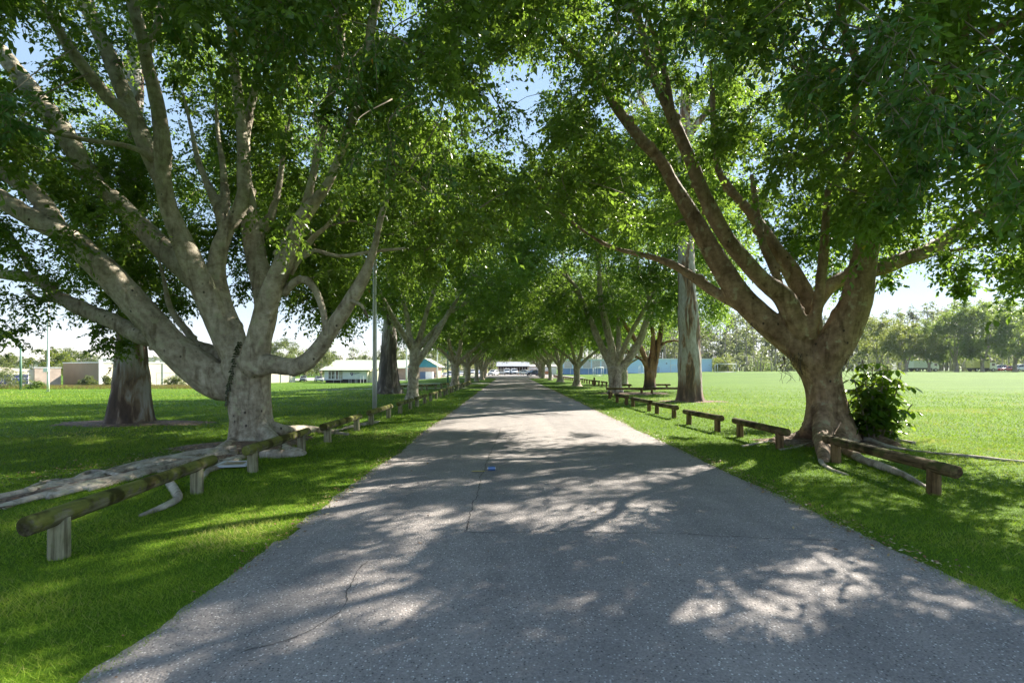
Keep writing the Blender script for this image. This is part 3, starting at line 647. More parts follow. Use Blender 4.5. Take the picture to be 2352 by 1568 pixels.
# ------------------------------------------------------------------ the two great figs: limbs measured on the photograph, given depth
def limb(pts, Y0, Y1, Y0r=None):
    """pts of (px,py,rpx); depth runs from Y0 to Y1 along the limb"""
    out = []; n = len(pts)
    d = [0]
    for i in range(1, n): d.append(d[-1] + math.hypot(pts[i][0]-pts[i-1][0], pts[i][1]-pts[i-1][1]))
    for (px, py, r), s in zip(pts, d):
        Y = Y0 + (Y1 - Y0) * s / d[-1]; out.append((*at(px, py, Y), r / FPX * Y * ((.85 if r > 18 else .95) if Y0 < 11.75 and pts[0][0] < 700 else 1) * (.72 if s == 0 and pts[0][1] < 960 else 1)))
    return out
def flare(path_pts): return [(x, y, z, r) for (x, y, z, r) in path_pts]
YL = 11.6
LL = [limb([(580, 1040, 72), (579, 1010, 62), (578, 975, 56), (575, 935, 54), (571, 890, 55), (566, 845, 58), (562, 805, 42)], YL, YL),
      # great low limb to the left, its fork
      limb([(560, 900, 42), (505, 880, 45), (448, 842, 45), (395, 795, 41), (345, 735, 39), (292, 675, 37), (222, 604, 35), (150, 540, 31), (88, 510, 26), (0, 456, 24), (-90, 400, 20)], YL, YL - 1.2),
      limb([(150, 540, 26), (80, 445, 23), (20, 402, 21), (-60, 345, 18)], YL - .8, YL - .3),
      # lower left limb behind it
      limb([(552, 840, 26), (490, 815, 23), (430, 795, 21), (380, 780, 20), (328, 772, 20), (255, 736, 18), (175, 703, 16), (128, 677, 14), (82, 640, 14), (0, 628, 12), (-70, 600, 9)], YL + .2, YL + 1.6),
      limb([(82, 640, 8), (55, 590, 7), (25, 545, 6), (-10, 520, 5)], YL + 1.5, YL + 1.6),
      limb([(128, 690, 7), (85, 686, 6), (60, 668, 5)], YL + 1.4, YL + 1.2),
      limb([(460, 800, 11), (425, 755, 9), (397, 720, 7), (383, 680, 6), (376, 640, 5), (360, 580, 3)], YL + .8, YL + 1.8),
      # back-left limb
      limb([(540, 760, 28), (490, 690, 26), (438, 630, 25), (383, 579, 24), (328, 524, 23), (273, 469, 21), (215, 415, 20), (150, 310, 22), (95, 240, 21), (38, 165, 19), (-20, 90, 15)], YL + .4, YL + 1.4),
      # tall centre-left limb
      limb([(548, 840, 34), (528, 800, 34), (496, 732, 34), (467, 659, 32), (432, 586, 29), (403, 520, 25), (383, 466, 22), (375, 404, 19), (375, 350, 18), (370, 292, 17), (357, 219, 16), (338, 146, 15), (328, 91, 14), (312, 36, 14), (298, -20, 13), (285, -120, 10)], YL - .1, YL - 1.4),
      limb([(338, 130, 10), (352, 85, 9), (366, 40, 8), (378, -20, 7)], YL - 1.2, YL - 1.0),
      limb([(392, 500, 20), (376, 430, 21), (347, 365, 22), (312, 280, 21), (272, 182, 19), (235, 91, 17), (208, 30, 15), (190, -40, 12)], YL - .4, YL - .2),
      limb([(322, 305, 15), (296, 270, 15), (255, 233, 15), (204, 171, 14), (153, 102, 13), (120, 44, 12), (84, -5, 12), (50, -60, 9)], YL - .3, YL - 1.5),
      limb([(350, 372, 8), (330, 350, 7), (280, 333, 6), (200, 322, 6), (110, 302, 5), (40, 285, 4)], YL - .5, YL - 1.8),
      # centre limb, forked
      limb([(558, 835, 28), (542, 768, 24), (512, 696, 23), (497, 623, 22), (506, 568, 21), (522, 530, 19), (547, 488, 17), (561, 440, 15), (558, 404, 14), (557, 328, 13), (547, 219, 12), (536, 130, 10), (528, 20, 9)], YL - .2, YL + .6),
      limb([(517, 540, 16), (508, 500, 13), (494, 460, 11), (478, 425, 9), (455, 370, 7), (440, 300, 5), (420, 210, 3)], YL + .1, YL + .9),
      limb([(508, 505, 11), (516, 470, 11), (516, 440, 9), (512, 380, 7), (500, 300, 5), (495, 210, 3)], YL + .2, YL + 1.2),
      # dark limb behind
      limb([(600, 800, 26), (612, 690, 25), (591, 604, 25), (581, 545, 24), (573, 488, 20), (560, 400, 16), (565, 300, 11), (585, 200, 8), (590, 90, 5)], YL + .5, YL + 1.9),
      limb([(584, 560, 16), (608, 520, 13), (624, 490, 10), (640, 430, 8), (652, 350, 5), (668, 260, 3)], YL + 1.2, YL + 1.8),
      # right-centre limb
      limb([(570, 850, 40), (584, 836, 38), (597, 768, 32), (614, 695, 28), (643, 623, 26), (667, 557, 25), (687, 510, 24), (712, 478, 18), (735, 448, 14), (757, 415, 11), (790, 330, 10), (822, 230, 10), (842, 120, 11), (868, -10, 10)], YL - .3, YL - 1.6),
      limb([(690, 505, 14), (715, 420, 11), (740, 300, 10), (768, 180, 10), (783, 90, 10), (780, -20, 9)], YL - .7, YL - .9),
      limb([(672, 550, 6), (700, 590, 5), (720, 575, 5), (780, 588, 4), (860, 577, 4), (930, 570, 3)], YL - .6, YL - 1.0),
      limb([(668, 630, 8), (688, 590, 8), (720, 545, 7), (750, 520, 5), (790, 470, 4)], YL - .4, YL - .2),
      # low sweeping limb to the right with its arched branch
      limb([(590, 850, 34), (622, 836, 27), (656, 842, 24), (693, 838, 24), (729, 805, 22), (766, 750, 20), (802, 695, 17), (828, 652, 15), (846, 612, 12), (862, 560, 10), (880, 480, 8), (905, 400, 6)], YL - .4, YL - 1.4),
      limb([(749, 768, 9), (742, 714, 8), (724, 666, 8), (702, 642, 9), (676, 648, 9), (652, 676, 9)], YL - .9, YL - .5),
      limb([(803, 690, 5), (830, 700, 4), (845, 730, 3)], YL - 1.1, YL - .9)]
# buttresses at the foot, flowing into the roots
def groot(pts, r, zs=None, sub=.45):
    out = []; n = len(pts)
    for i, (px, py) in enumerate(pts):
        x, y = gp(px, py); rr = (r[i] if isinstance(r, (list, tuple)) else r * (1 - .8 * i / (n - 1))) * random.uniform(.55, .85)
        out.append((x, y, (zs[i] if zs else rr * sub), rr))
    return out
LB = [[(*at(600, 975, YL - .1), .16), (*at(628, 1012, 11.2), .15), (*at(655, 1036, 10.5), .15), (*gp(690, 1042), .0, .11)],
      [(*at(548, 995, YL - .1), .14), (*at(532, 1018, 11.2), .13), (*gp(510, 1034), .02, .11), (*gp(470, 1048), .0, .08)],
      [(*at(605, 975, YL + .1), .14), (*at(655, 988, 12.0), .13), (*gp(715, 992), .06, .11), (*gp(770, 996), .0, .08)]]
tl = thing('fig_tree', 'huge pale fig with many spreading limbs and snaking roots behind mossy log rails', 'tree', (*gp(577, 1015), 0), group=None)
O = Vector(tl.location)
def shift(paths, o): return [[(p[0] - o.x, p[1] - o.y, p[2] - o.z, p[3]) for p in q] for q in paths]
thick = [p for p in LL if max(q[3] for q in p) > .085]; thin = [p for p in LL if max(q[3] for q in p) <= .085]
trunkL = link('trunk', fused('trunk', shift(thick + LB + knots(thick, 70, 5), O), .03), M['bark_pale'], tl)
ROOTL = [groot([(540, 1035), (480, 1042), (430, 1050), (350, 1068), (250, 1090), (150, 1112), (60, 1135), (-60, 1160)], [.13, .12, .12, .11, .10, .09, .08, .06]),
         groot([(520, 1045), (450, 1062), (380, 1078), (300, 1098), (200, 1120), (90, 1145), (-40, 1178)], [.09, .09, .08, .08, .08, .07, .05]),
         groot([(500, 1040), (440, 1046), (370, 1056), (290, 1076), (210, 1098), (140, 1108)], [.08, .08, .08, .07, .06, .04]),
         groot([(560, 1052), (500, 1066), (440, 1078), (400, 1092), (388, 1108), (402, 1130), (408, 1148), (380, 1166), (322, 1186)], [.07, .07, .07, .065, .06, .065, .07, .065, .03]),
         groot([(350, 1070), (330, 1090), (260, 1100), (170, 1130), (60, 1150)], [.06, .07, .06, .06, .03]),
         groot([(560, 1050), (520, 1070), (480, 1084), (468, 1100)], [.07, .06, .05, .03]),
         groot([(640, 985), (700, 990), (760, 995), (800, 999)], [.13, .12, .09, .05]),
         groot([(690, 985), (770, 990), (800, 983), (850, 974), (872, 968)], [.06, .06, .05, .06, .03]),
         groot([(600, 1050), (640, 1050), (690, 1046), (702, 1040)], [.12, .13, .1, .05])]
for k in range(16):     # braided strands along the root band
    j = [random.uniform(-14, 14) for _ in range(7)]; e = random.randint(4, 7); st = random.randint(0, 2)
    base_ = [(545, 1042), (465, 1050), (385, 1066), (300, 1085), (205, 1108), (110, 1130), (0, 1160)]
    q = [(a, b + dj * (1 + (560 - a) / 700)) for (a, b), dj in zip(base_, j)][st:e]
    if len(q) > 2: ROOTL.append(groot(q, [random.uniform(.035, .075) for _ in q]))
for q in ROOTL: link('root', tube_mesh('root', shift([q], O), 10, .06, .24), M['root'], tl)

YR = 11.6
RLm = [limb([(1903, 1020, 66), (1902, 975, 52), (1896, 914, 43), (1886, 860, 45), (1876, 820, 54), (1868, 785, 40)], YR, YR),
       limb([(1880, 840, 40), (1845, 806, 36), (1804, 774, 33), (1750, 730, 28), (1699, 677, 26), (1651, 604, 23), (1615, 542, 20), (1589, 495, 18), (1545, 420, 15), (1521, 375, 14), (1470, 317, 13), (1416, 248, 11), (1372, 175, 9), (1288, 91, 7), (1233, 36, 5), (1180, -30, 4)], YR - .1, YR + .8),
       limb([(1862, 790, 26), (1833, 752, 25), (1801, 685, 23), (1757, 648, 20), (1713, 601, 18), (1677, 557, 17), (1640, 495, 16), (1612, 435, 15), (1586, 370, 14), (1554, 292, 13), (1525, 226, 12), (1489, 146, 11), (1478, 91, 11), (1463, 36, 11), (1448, -20, 10), (1430, -100, 8)], YR - .2, YR - 1.6),
       limb([(1545, 250, 7), (1530, 180, 7), (1512, 110, 6), (1495, 60, 5), (1480, 10, 4)], YR - 1.2, YR - .8),
       limb([(1795, 665, 11), (1772, 604, 10), (1752, 561, 9), (1743, 513, 8), (1735, 459, 7), (1726, 400, 5)], YR - .2, YR + .3),
       limb([(1868, 790, 28), (1856, 732, 27), (1844, 677, 24), (1812, 615, 20), (1782, 575, 17), (1750, 524, 14), (1722, 484, 12), (1690, 450, 10), (1650, 390, 8), (1640, 300, 7), (1636, 200, 6)], YR + .4, YR + 1.9),
       limb([(1866, 775, 15), (1863, 750, 14), (1875, 715, 12), (1888, 623, 11), (1894, 550, 10), (1899, 477, 9), (1908, 425, 9), (1934, 388, 8), (1952, 350, 8), (1960, 300, 8), (1968, 200, 8), (1966, 139, 8), (1950, 91, 8), (1932, 36, 8), (1922, -30, 7)], YR - .4, YR - 2.0),
       limb([(1890, 850, 44), (1908, 806, 42), (1933, 761, 39), (1965, 696, 33), (1980, 623, 29), (1994, 550, 27), (2014, 500, 22), (2041, 446, 18), (2072, 380, 16), (2115, 290, 16), (2165, 190, 17), (2200, 105, 18), (2213, 36, 18), (2226, -30, 17), (2240, -120, 15)], YR - .2, YR - 2.6),
       limb([(1950, 400, 10), (1962, 430, 12), (1975, 470, 16), (1990, 540, 20)], YR - .7, YR - .6),
       limb([(2200, 110, 12), (2240, 90, 11), (2300, 60, 10), (2380, 20, 8)], YR - 2.3, YR - 2.6),
       limb([(1858, 740, 20), (1888, 677, 18), (1925, 645, 17), (1965, 632, 17), (2023, 615, 17), (2078, 594, 17), (2132, 575, 17), (2180, 546, 17), (2226, 513, 15), (2278, 475, 13), (2350, 440, 10)], YR + .7, YR + 1.2),
       limb([(2130, 585, 5), (2200, 573, 4), (2280, 560, 3), (2340, 552, 3)], YR + 1.1, YR + .8),
       limb([(1750, 738, 13), (1728, 728, 12), (1699, 704, 12), (1659, 681, 12), (1604, 645, 11), (1560, 615, 9), (1509, 594, 7), (1450, 580, 6), (1398, 565, 5), (1343, 532, 4), (1290, 490, 3)], YR + .1, YR + 1.4)]
RBt = [[(*at(1880, 940, YR - .2), .2), (*at(1862, 985, 11.4), .2), (*gp(1835, 1008), .06, .13), (*gp(1770, 1014), .0, .08)],
       [(*at(1925, 940, YR), .2), (*at(1955, 985, 11.7), .2), (*gp(2000, 1012), .08, .15), (*gp(2060, 1025), .0, .1)],
       [(*at(1895, 930, YR - .35), .16), (*at(1888, 990, 10.9), .18), (*gp(1890, 1040), .1, .15), (*gp(1893, 1062), .0, .08)],
       [(*at(1915, 960, YR - .35), .16), (*at(1928, 1005, 10.8), .16), (*gp(1950, 1042), .05, .12), (*gp(1985, 1062), .0, .09)],
       [(*at(1900, 940, YR + .3), .2), (*gp(1960, 1000), .05, .15)]]
tr = thing('fig_tree', 'brown barked fig with aerial roots and an umbrella shrub at its foot', 'tree', (*gp(1903, 1010), 0))
OR = Vector(tr.location)
thickR = [p for p in RLm if max(q[3] for q in p) > .09]; thinR = [p for p in RLm if max(q[3] for q in p) <= .09]
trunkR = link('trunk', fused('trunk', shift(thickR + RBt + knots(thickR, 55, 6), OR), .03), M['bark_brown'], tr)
ROOTR = [groot([(1885, 1020), (1892, 1045), (1886, 1062), (1905, 1078), (1930, 1088), (1950, 1092)], [.10, .09, .06, .05, .04, .02]),
         groot([(1945, 1035), (1975, 1058), (2020, 1075), (2075, 1095), (2110, 1112), (2135, 1125)], [.11, .10, .09, .07, .05, .03]),
         groot([(1850, 1005), (1800, 1012), (1760, 1016), (1705, 1026)], [.10, .07, .05, .03]),
         groot([(1870, 1018), (1830, 1028), (1790, 1034)], [.06, .04, .03]),
         groot([(1990, 1015), (2050, 1030), (2130, 1040), (2220, 1050), (2320, 1060), (2400, 1066)], [.12, .07, .04, .06, .045, .03]),
         groot([(1980, 1005), (2040, 1012), (2100, 1020)], [.12, .09, .05])]
for q in ROOTR: link('root', tube_mesh('root', shift([q], OR), 10, .06, .24), M['root'], tr)
# hanging aerial roots
def aerial(px, py, Y, n, L, spread):
    P = []
    for _ in range(n):
        p = at(px + random.uniform(-spread, spread), py + random.uniform(-6, 6), Y + random.uniform(-.1, .1)); l = L * random.uniform(.4, 1.1); r = random.uniform(.004, .009)
        P.append([(p.x + random.gauss(0, .025) * i, p.y + random.gauss(0, .03) * i, p.z - l * i / 4, r * (1.1 - i * .2)) for i in range(5)])
    return P
link('aerial_root', tube_mesh('aerial_root', shift(aerial(1735, 735, YR - .05, 7, .5, 10), OR), 5, .06), M['twig_root'], tr)
link('aerial_root', tube_mesh('aerial_root', shift(aerial(1815, 815, YR - .3, 22, .62, 34), OR), 5, .06), M['twig_root'], tr)
link('aerial_root', tube_mesh('aerial_root', shift(aerial(1950, 800, YR - .55, 9, .75, 9), OR), 5, .06), M['twig_root'], tr)

def proj(p): return CX + p[0] / p[1] * FPX, HY - (p[2] - EYE) / p[1] * FPX
def below(px, py, line):
    for (x0, y0), (x1, y1) in zip(line, line[1:]):
        if x0 <= px <= x1: return py > y0 + (y1 - y0) * (px - x0) / (x1 - x0)
    return False
LOW_L = [(-900, 800), (0, 800), (60, 790), (185, 735), (200, 790), (300, 800), (325, 700), (440, 715), (455, 600), (540, 610), (560, 700), (640, 690), (655, 600), (690, 740), (850, 770), (900, 700), (1100, 560), (1300, 480), (1500, 420), (3000, 300)]
LOW_R = [(-200, 250), (900, 330), (1150, 470), (1340, 540), (1480, 570), (1560, 570), (1620, 500), (1700, 500), (1740, 540), (1780, 620), (1860, 590), (1880, 690), (1960, 715), (1970, 600), (2060, 610), (2090, 570), (2150, 560), (2165, 650), (2230, 655), (2250, 540), (2290, 640), (2420, 700), (3200, 740)]
GAPS = [(60, 70, 55, 45), (235, 235, 32, 30), (365, 215, 40, 60), (425, 260, 60, 90), (1130, 190, 45, 50), (1210, 290, 50, 40), (1200, 150, 30, 25), (1080, 310, 30, 25), (1000, 250, 40, 35), (1590, 265, 40, 45), (2285, 60, 60, 55), (2180, 430, 45, 75), (2130, 500, 50, 55), (1975, 590, 30, 40), (1690, 590, 55, 40), (930, 40, 40, 50), (470, 700, 45, 70), (1240, 210, 40, 50)]
def in_gap(px, py, grow_=0): return any(((px - a) / (rx + grow_)) ** 2 + ((py - b) / (ry + grow_)) ** 2 < 1 for a, b, rx, ry in GAPS)
def hero_clumps(n, cen, rad, low, limbs, cover, seed, rmin=.45, rmax=.85, inner=.35, zmin=2.2):
    g = np.random.default_rng(seed); out = []
    L = [np.array([(*proj(q), q[1], q[3] / q[1] * FPX) for q in catmull(p, .2) if q[1] > .5]) for p in limbs]; L = np.vstack(L)
    tries = 0
    while len(out) < n and tries < n * 40:
        tries += 1
        d = nrm(g.normal(size=3)); u = inner + (1 - inner) * g.random() ** .6
        p = np.array(cen) + d * u * np.array(rad)
        if p[2] < zmin: continue
        if noise.noise(Vector(p * .42) + Vector((seed, 0, 0))) < -.10: continue
        r = g.uniform(rmin, rmax)
        gx_, gy_ = p[0] - sd.x / sd.z * p[2], p[1] - sd.y / sd.z * p[2]      # where its shadow falls: the open band of sun on the road
        if 10.3 < gy_ < 16.6 and .0 + (gy_ - 10.3) * -.1 < gx_ < 5.5 and g.random() < .93: continue
        if any(math.hypot(p[0] - sd.x / sd.z * (p[2] - q) - 7.9, p[1] - sd.y / sd.z * (p[2] - q) - 11.35) < 1.15 for q in (1.0, 2.2, 3.6)) and p[2] > 3.5 and g.random() < .9: continue
        if ((-9 < gx_ < -2.0 and 1.5 < gy_ < 9) or (3.3 < gx_ < 9 and 1.5 < gy_ < 9)) and g.random() < .68 + .5 * noise.noise(Vector((gx_ * .7, gy_ * .8, 7))): continue
        if dappled(gx_, gy_, r) and g.random() < .96: continue
        if p[1] > .8 and np.linalg.norm(p - np.array([0, 0, EYE])) < 3.3: continue
        if p[1] > 1.2:
            px, py = proj(p); rp = r / p[1] * FPX
            if abs(px - 857) < 22 + rp * .8 and 610 < py < 900 and p[1] < 21: continue
            if -300 < px < 2650 and py > -300:
                if below(px, py + rp * .45, low): continue
                if in_gap(px, py, rp * .35) and g.random() < .93: continue
                dd = np.hypot(L[:, 0] - px, L[:, 1] - py) - L[:, 3]
                k = (dd < rp * .75) & (L[:, 2] > p[1] - .1) & (L[:, 3] > 7)
                if k.any() and g.random() > cover(px, py): continue
        out.append((*p, r))
    return np.array(out)
SPOTS = []
for (a, b, c, d) in ((1000, 1195, 190, 22), (1290, 1205, 110, 22), (870, 1262, 95, 18), (740, 1400, 180, 30), (640, 1490, 90, 18), (1500, 1400, 100, 26), (1790, 1430, 60, 22), (2080, 1370, 150, 34), (2130, 1465, 90, 25), (1840, 1300, 70, 14), (1540, 1072, 90, 10), (1050, 1060, 200, 9), (1000, 1110, 160, 8), (1480, 1160, 90, 10), (1660, 1500, 80, 18)):
    X_, Y_ = gp(a, b); SPOTS.append((X_, Y_, c / FPX * Y_, d * Y_ * Y_ / (FPX * EYE)))
def dappled(x, y, r): return any(((x - a) / (c + r * .36)) ** 2 + ((y - b) / (d + r * .55)) ** 2 < 1 for a, b, c, d in SPOTS)
def coverL(px, py):
    if px > 880: return 1
    if px > 560 and py < 430: return .8
    if 430 < px < 560 and py < 360: return .6
    if py < 60: return .35
    if py < 480 and px < 330: return .07
    return .02
def coverR(px, py):
    if px > 1990 and py < 440: return .75
    if 1640 < px < 1990 and py < 420: return .7
    if px < 1480 and py < 400: return .45
    if 1920 < px < 2060 and 380 < py < 520: return .5
    return .03
CL, RLs = (-6.3, 11.6, 7.2), (8.6, 8.3, 6.6)
clL = hero_clumps(1400, CL, RLs, LOW_L, LL, coverL, 3)
extraL = [(*at(px, py, Y), r) for px, py, Y, r in ((60, 600, 12.2, .8), (130, 640, 12.6, .7), (20, 680, 12.0, .7), (90, 700, 12.4, .6), (150, 560, 12.8, .7), (30, 760, 11.6, .5), (10, 560, 11.5, .7), (250, 790, 13.0, .42), (235, 745, 13.0, .5), (285, 790, 13.3, .4), (270, 740, 13.2, .5), (400, 650, 13.6, .7), (370, 600, 13.8, .75), (420, 700, 13.8, .5), (380, 700, 13.8, .5), (600, 620, 13.5, .6), (560, 660, 13.2, .5), (630, 650, 13.6, .5), (590, 580, 13.3, .7), (700, 690, 13.4, .7), (760, 700, 13.6, .7), (720, 620, 13.4, .8), (780, 740, 13.6, .5), (690, 560, 13.2, .8), (760, 570, 13.3, .9), (780, 640, 13.2, .5), (650, 540, 13.4, .7), (470, 560, 13.6, .8), (540, 490, 13.6, .8), (440, 500, 13.8, .8), (300, 560, 13.6, .8), (340, 640, 13.8, .7), (220, 500, 13.8, .8), (290, 330, 13.9, .7), (300, 400, 13.9, .7), (280, 460, 13.8, .7), (310, 530, 13.8, .7), (270, 590, 13.6, .6), (300, 640, 13.5, .5), (250, 380, 13.8, .7), (330, 450, 13.8, .6), (290, 690, 13.5, .4), (255, 300, 13.8, .6), (310, 260, 13.8, .6), (430, 250, 12.8, .45), (415, 180, 12.6, .5), (495, 190, 12.8, .55), (668, 240, 12.9, .6), (590, 90, 13.2, .6), (640, 330, 13.2, .6))]
clL = np.vstack([clL, np.array(extraL)])
CR, RRs = (6.6, 11.4, 7.4), (8.4, 7.4, 6.6)
clR = hero_clumps(1400, CR, RRs, LOW_R, RLm, coverR, 4)
extraR = [(*at(px, py, Y), r) for px, py, Y, r in ((1790, 590, 13.4, .6), (1830, 540, 13.4, .7), (1760, 480, 13.4, .8), (1850, 610, 13.6, .5), (1920, 690, 13.4, .5), (1940, 650, 13.5, .5), (1900, 720, 13.2, .4), (1950, 720, 13.4, .35), (1860, 470, 13.2, .8), (1920, 560, 13.6, .6), (2040, 640, 12.9, .3), (2110, 560, 12.8, .45), (2090, 520, 12.6, .5), (2050, 560, 13.0, .5), (2190, 620, 11.4, .42), (2205, 660, 11.4, .25), (2160, 590, 11.8, .4), (2310, 590, 9.0, .5), (2340, 640, 9.0, .4), (2290, 520, 8.8, .5), (2350, 520, 8.6, .5), (2280, 430, 9.2, .6), (2340, 420, 8.5, .6), (2230, 540, 11, .45), (2030, 470, 9.6, .55), (1990, 440, 9.5, .5), (1970, 490, 9.8, .4), (2040, 410, 9.3, .5), (1700, 430, 13.4, .8), (1640, 440, 13.6, .8), (1560, 520, 13.6, .7), (1480, 520, 13.6, .7), (1420, 500, 13.6, .6))]
extraR = [c for c in extraR if not (10.0 < c[1] - sd.y / sd.z * c[2] < 16.6 and 0 < c[0] - sd.x / sd.z * c[2] < 5.5)]
clR = np.vstack([clR, np.array(extraR)])
def local(c, o): c = c.copy(); c[:, :3] -= np.array(o); return c
for (root, O_, limbs, thn, cl, cen, sd_) in ((tl, O, LL, thin, clL, CL, 21), (tr, OR, RLm, thinR, clR, CR, 22)):
    nodes = [q for p in limbs for q in samp(p, .4)]
    tw = grow(nodes, cl, .04, 2.6)
    for q in thn: link('branch', tube_mesh('branch', shift([q], O_), 8, .12, .05), M['bark_pale' if root is tl else 'bark_brown'], root)
    link('twigs', tube_mesh('twigs', shift(tw, O_), 5, .3, .05), M['twig'], root)
    crown('crown', local(cl, O_), np.array(cen) - np.array(O_), 22, 17, .105, .056, sd_, M['leaf'], root)
# big near sprays hanging into the upper corner
near = [c for c in [(*at(px, py, Y), r) for px, py, Y, r in ((2060, 90, 4.6, .34), (2120, 180, 4.4, .34), (2010, 60, 4.9, .34), (2150, 260, 4.3, .26), (2090, 310, 4.6, .24), (2060, 230, 4.9, .28), (1880, 60, 5.3, .36), (1800, 50, 5.6, .38), (1950, 140, 5.1, .3), (2320, 150, 4.6, .32), (2340, 280, 4.4, .3), (2310, 350, 4.8, .28), (2200, 330, 4.8, .26), (2120, 370, 4.9, .22), (1860, 200, 5.4, .3), (1930, 250, 5.6, .3), (2060, 440, 5.4, .22), (2340, 430, 4.6, .24), (2260, 250, 4.7, .3), (1620, 60, 5.8, .36), (1710, 110, 5.8, .32), (1440, 90, 6.4, .36), (1500, 150, 6.4, .3), (700, 120, 6.2, .42), (800, 200, 6.5, .4), (640, 60, 6.0, .42), (880, 120, 6.4, .4), (950, 200, 6.6, .36), (560, 40, 6.0, .36), (760, 60, 6.0, .44), (900, 330, 7.0, .4), (980, 80, 6.6, .36), (20, 230, 5.2, .22), (40, 290, 5.6, .22), (390, 30, 6.2, .25), (720, 300, 7.2, .42), (820, 330, 7.2, .42), (1020, 380, 7.6, .42))] if not dappled(c[0] - sd.x / sd.z * c[2], c[1] - sd.y / sd.z * c[2], 0)]
for root, O_, sel, m in ((tr, OR, [c for c in near if c[0] > .5], 'leaf_near'), (tl, O, [c for c in near if c[0] <= .5], 'leaf_near')):
    c = local(np.array(sel), O_); V, F, t, tw = leaf_sprays(c, np.array([0, 0, 20.]), 13, 11, .085, .043, 77, detail=True, droop=.55, twig_w=.0035)
    cr = [o for o in root.children if o.name.startswith('crown')][0]
    s = link('hanging_spray', np_mesh('hanging_spray', V, F, 3, t), M[m], root)
    paths = tw.tolist() + [[(p[0], p[1], p[2] + .05, .004), (p[0] + random.uniform(-.1, .1), p[1] + .3, p[2] + .5, .007), (p[0] + random.uniform(-.3, .3), p[1] + .9, p[2] + 1.1, .011)] for p in c.tolist()]
    link('spray_twigs', tube_mesh('spray_twigs', paths, 4, .15), M['twig'], root)

# ------------------------------------------------------------------ avenue figs: three grown forms, copied along both rows
def gen_fig(seed, stems, rx, ry, zc, rz, nclump, zlow, leaf, T, K, bark, crown_mat, voxel=.05, fork=.3, rc=(.8, 1.25), gapn=-.18):
    """stems: measured first limbs [(x,y,z,r)...] from the base. Returns trunk, twig and crown meshes"""
    g = np.random.default_rng(seed); cl = []
    tries = 0
    while len(cl) < nclump and tries < 20000:
        tries += 1
        d = nrm(g.normal(size=3)); u = .45 + .55 * g.random() ** .6; p = np.array([0, 0, zc]) + d * u * np.array([rx, ry, rz])
        rim = math.hypot(p[0] / rx, p[1] / ry)
        if p[2] < zlow + 1.3 * (1 - min(1, rim)) + g.uniform(-.3, .3): continue
        if noise.noise(Vector(p * .33) + Vector((seed * 3.1, 0, 0))) < gapn: continue
        cl.append((*p, g.uniform(*rc)))
    cl = np.array(cl)
    limbs = [list(s) for s in stems]
    # continue each limb out towards the crown
    for s in stems[1:]:
        e = np.array(s[-1][:3]); b = np.array(s[-2][:3]); d = nrm((e - b)[None])[0]
        for k in range(2):
            d2 = nrm((d + g.normal(0, .45, 3) + np.array([0, 0, .35]))[None])[0]; L = g.uniform(2.2, 3.4); r = s[-1][3]
            m_ = e + d2 * L * .5 + g.normal(0, .2, 3); f_ = e + d2 * L + np.array([0, 0, .4])
            limbs.append([(*e, r * .85), (*m_, r * .6), (*f_, r * .35)])
    nodes = [q for p in limbs for q in samp(p, .5)]
    tw = grow(nodes, cl, .07, 5.5)
    trunk = fused('trunk', limbs, voxel, 12, .2, .07, 4)
    twm = tube_mesh('twigs', tw, 5, .6, .05)
    V, F, t = leaf_sprays(cl, (0, 0, zc - 2), T, K, leaf, leaf * .52, seed + 5)
    return trunk, twm, np_mesh('crown', V, F, 3, t), bark, crown_mat
def rot(ps, a):
    c, s = math.cos(a), math.sin(a); return [(x * c - y * s, x * s + y * c, z, r) for x, y, z, r in ps]
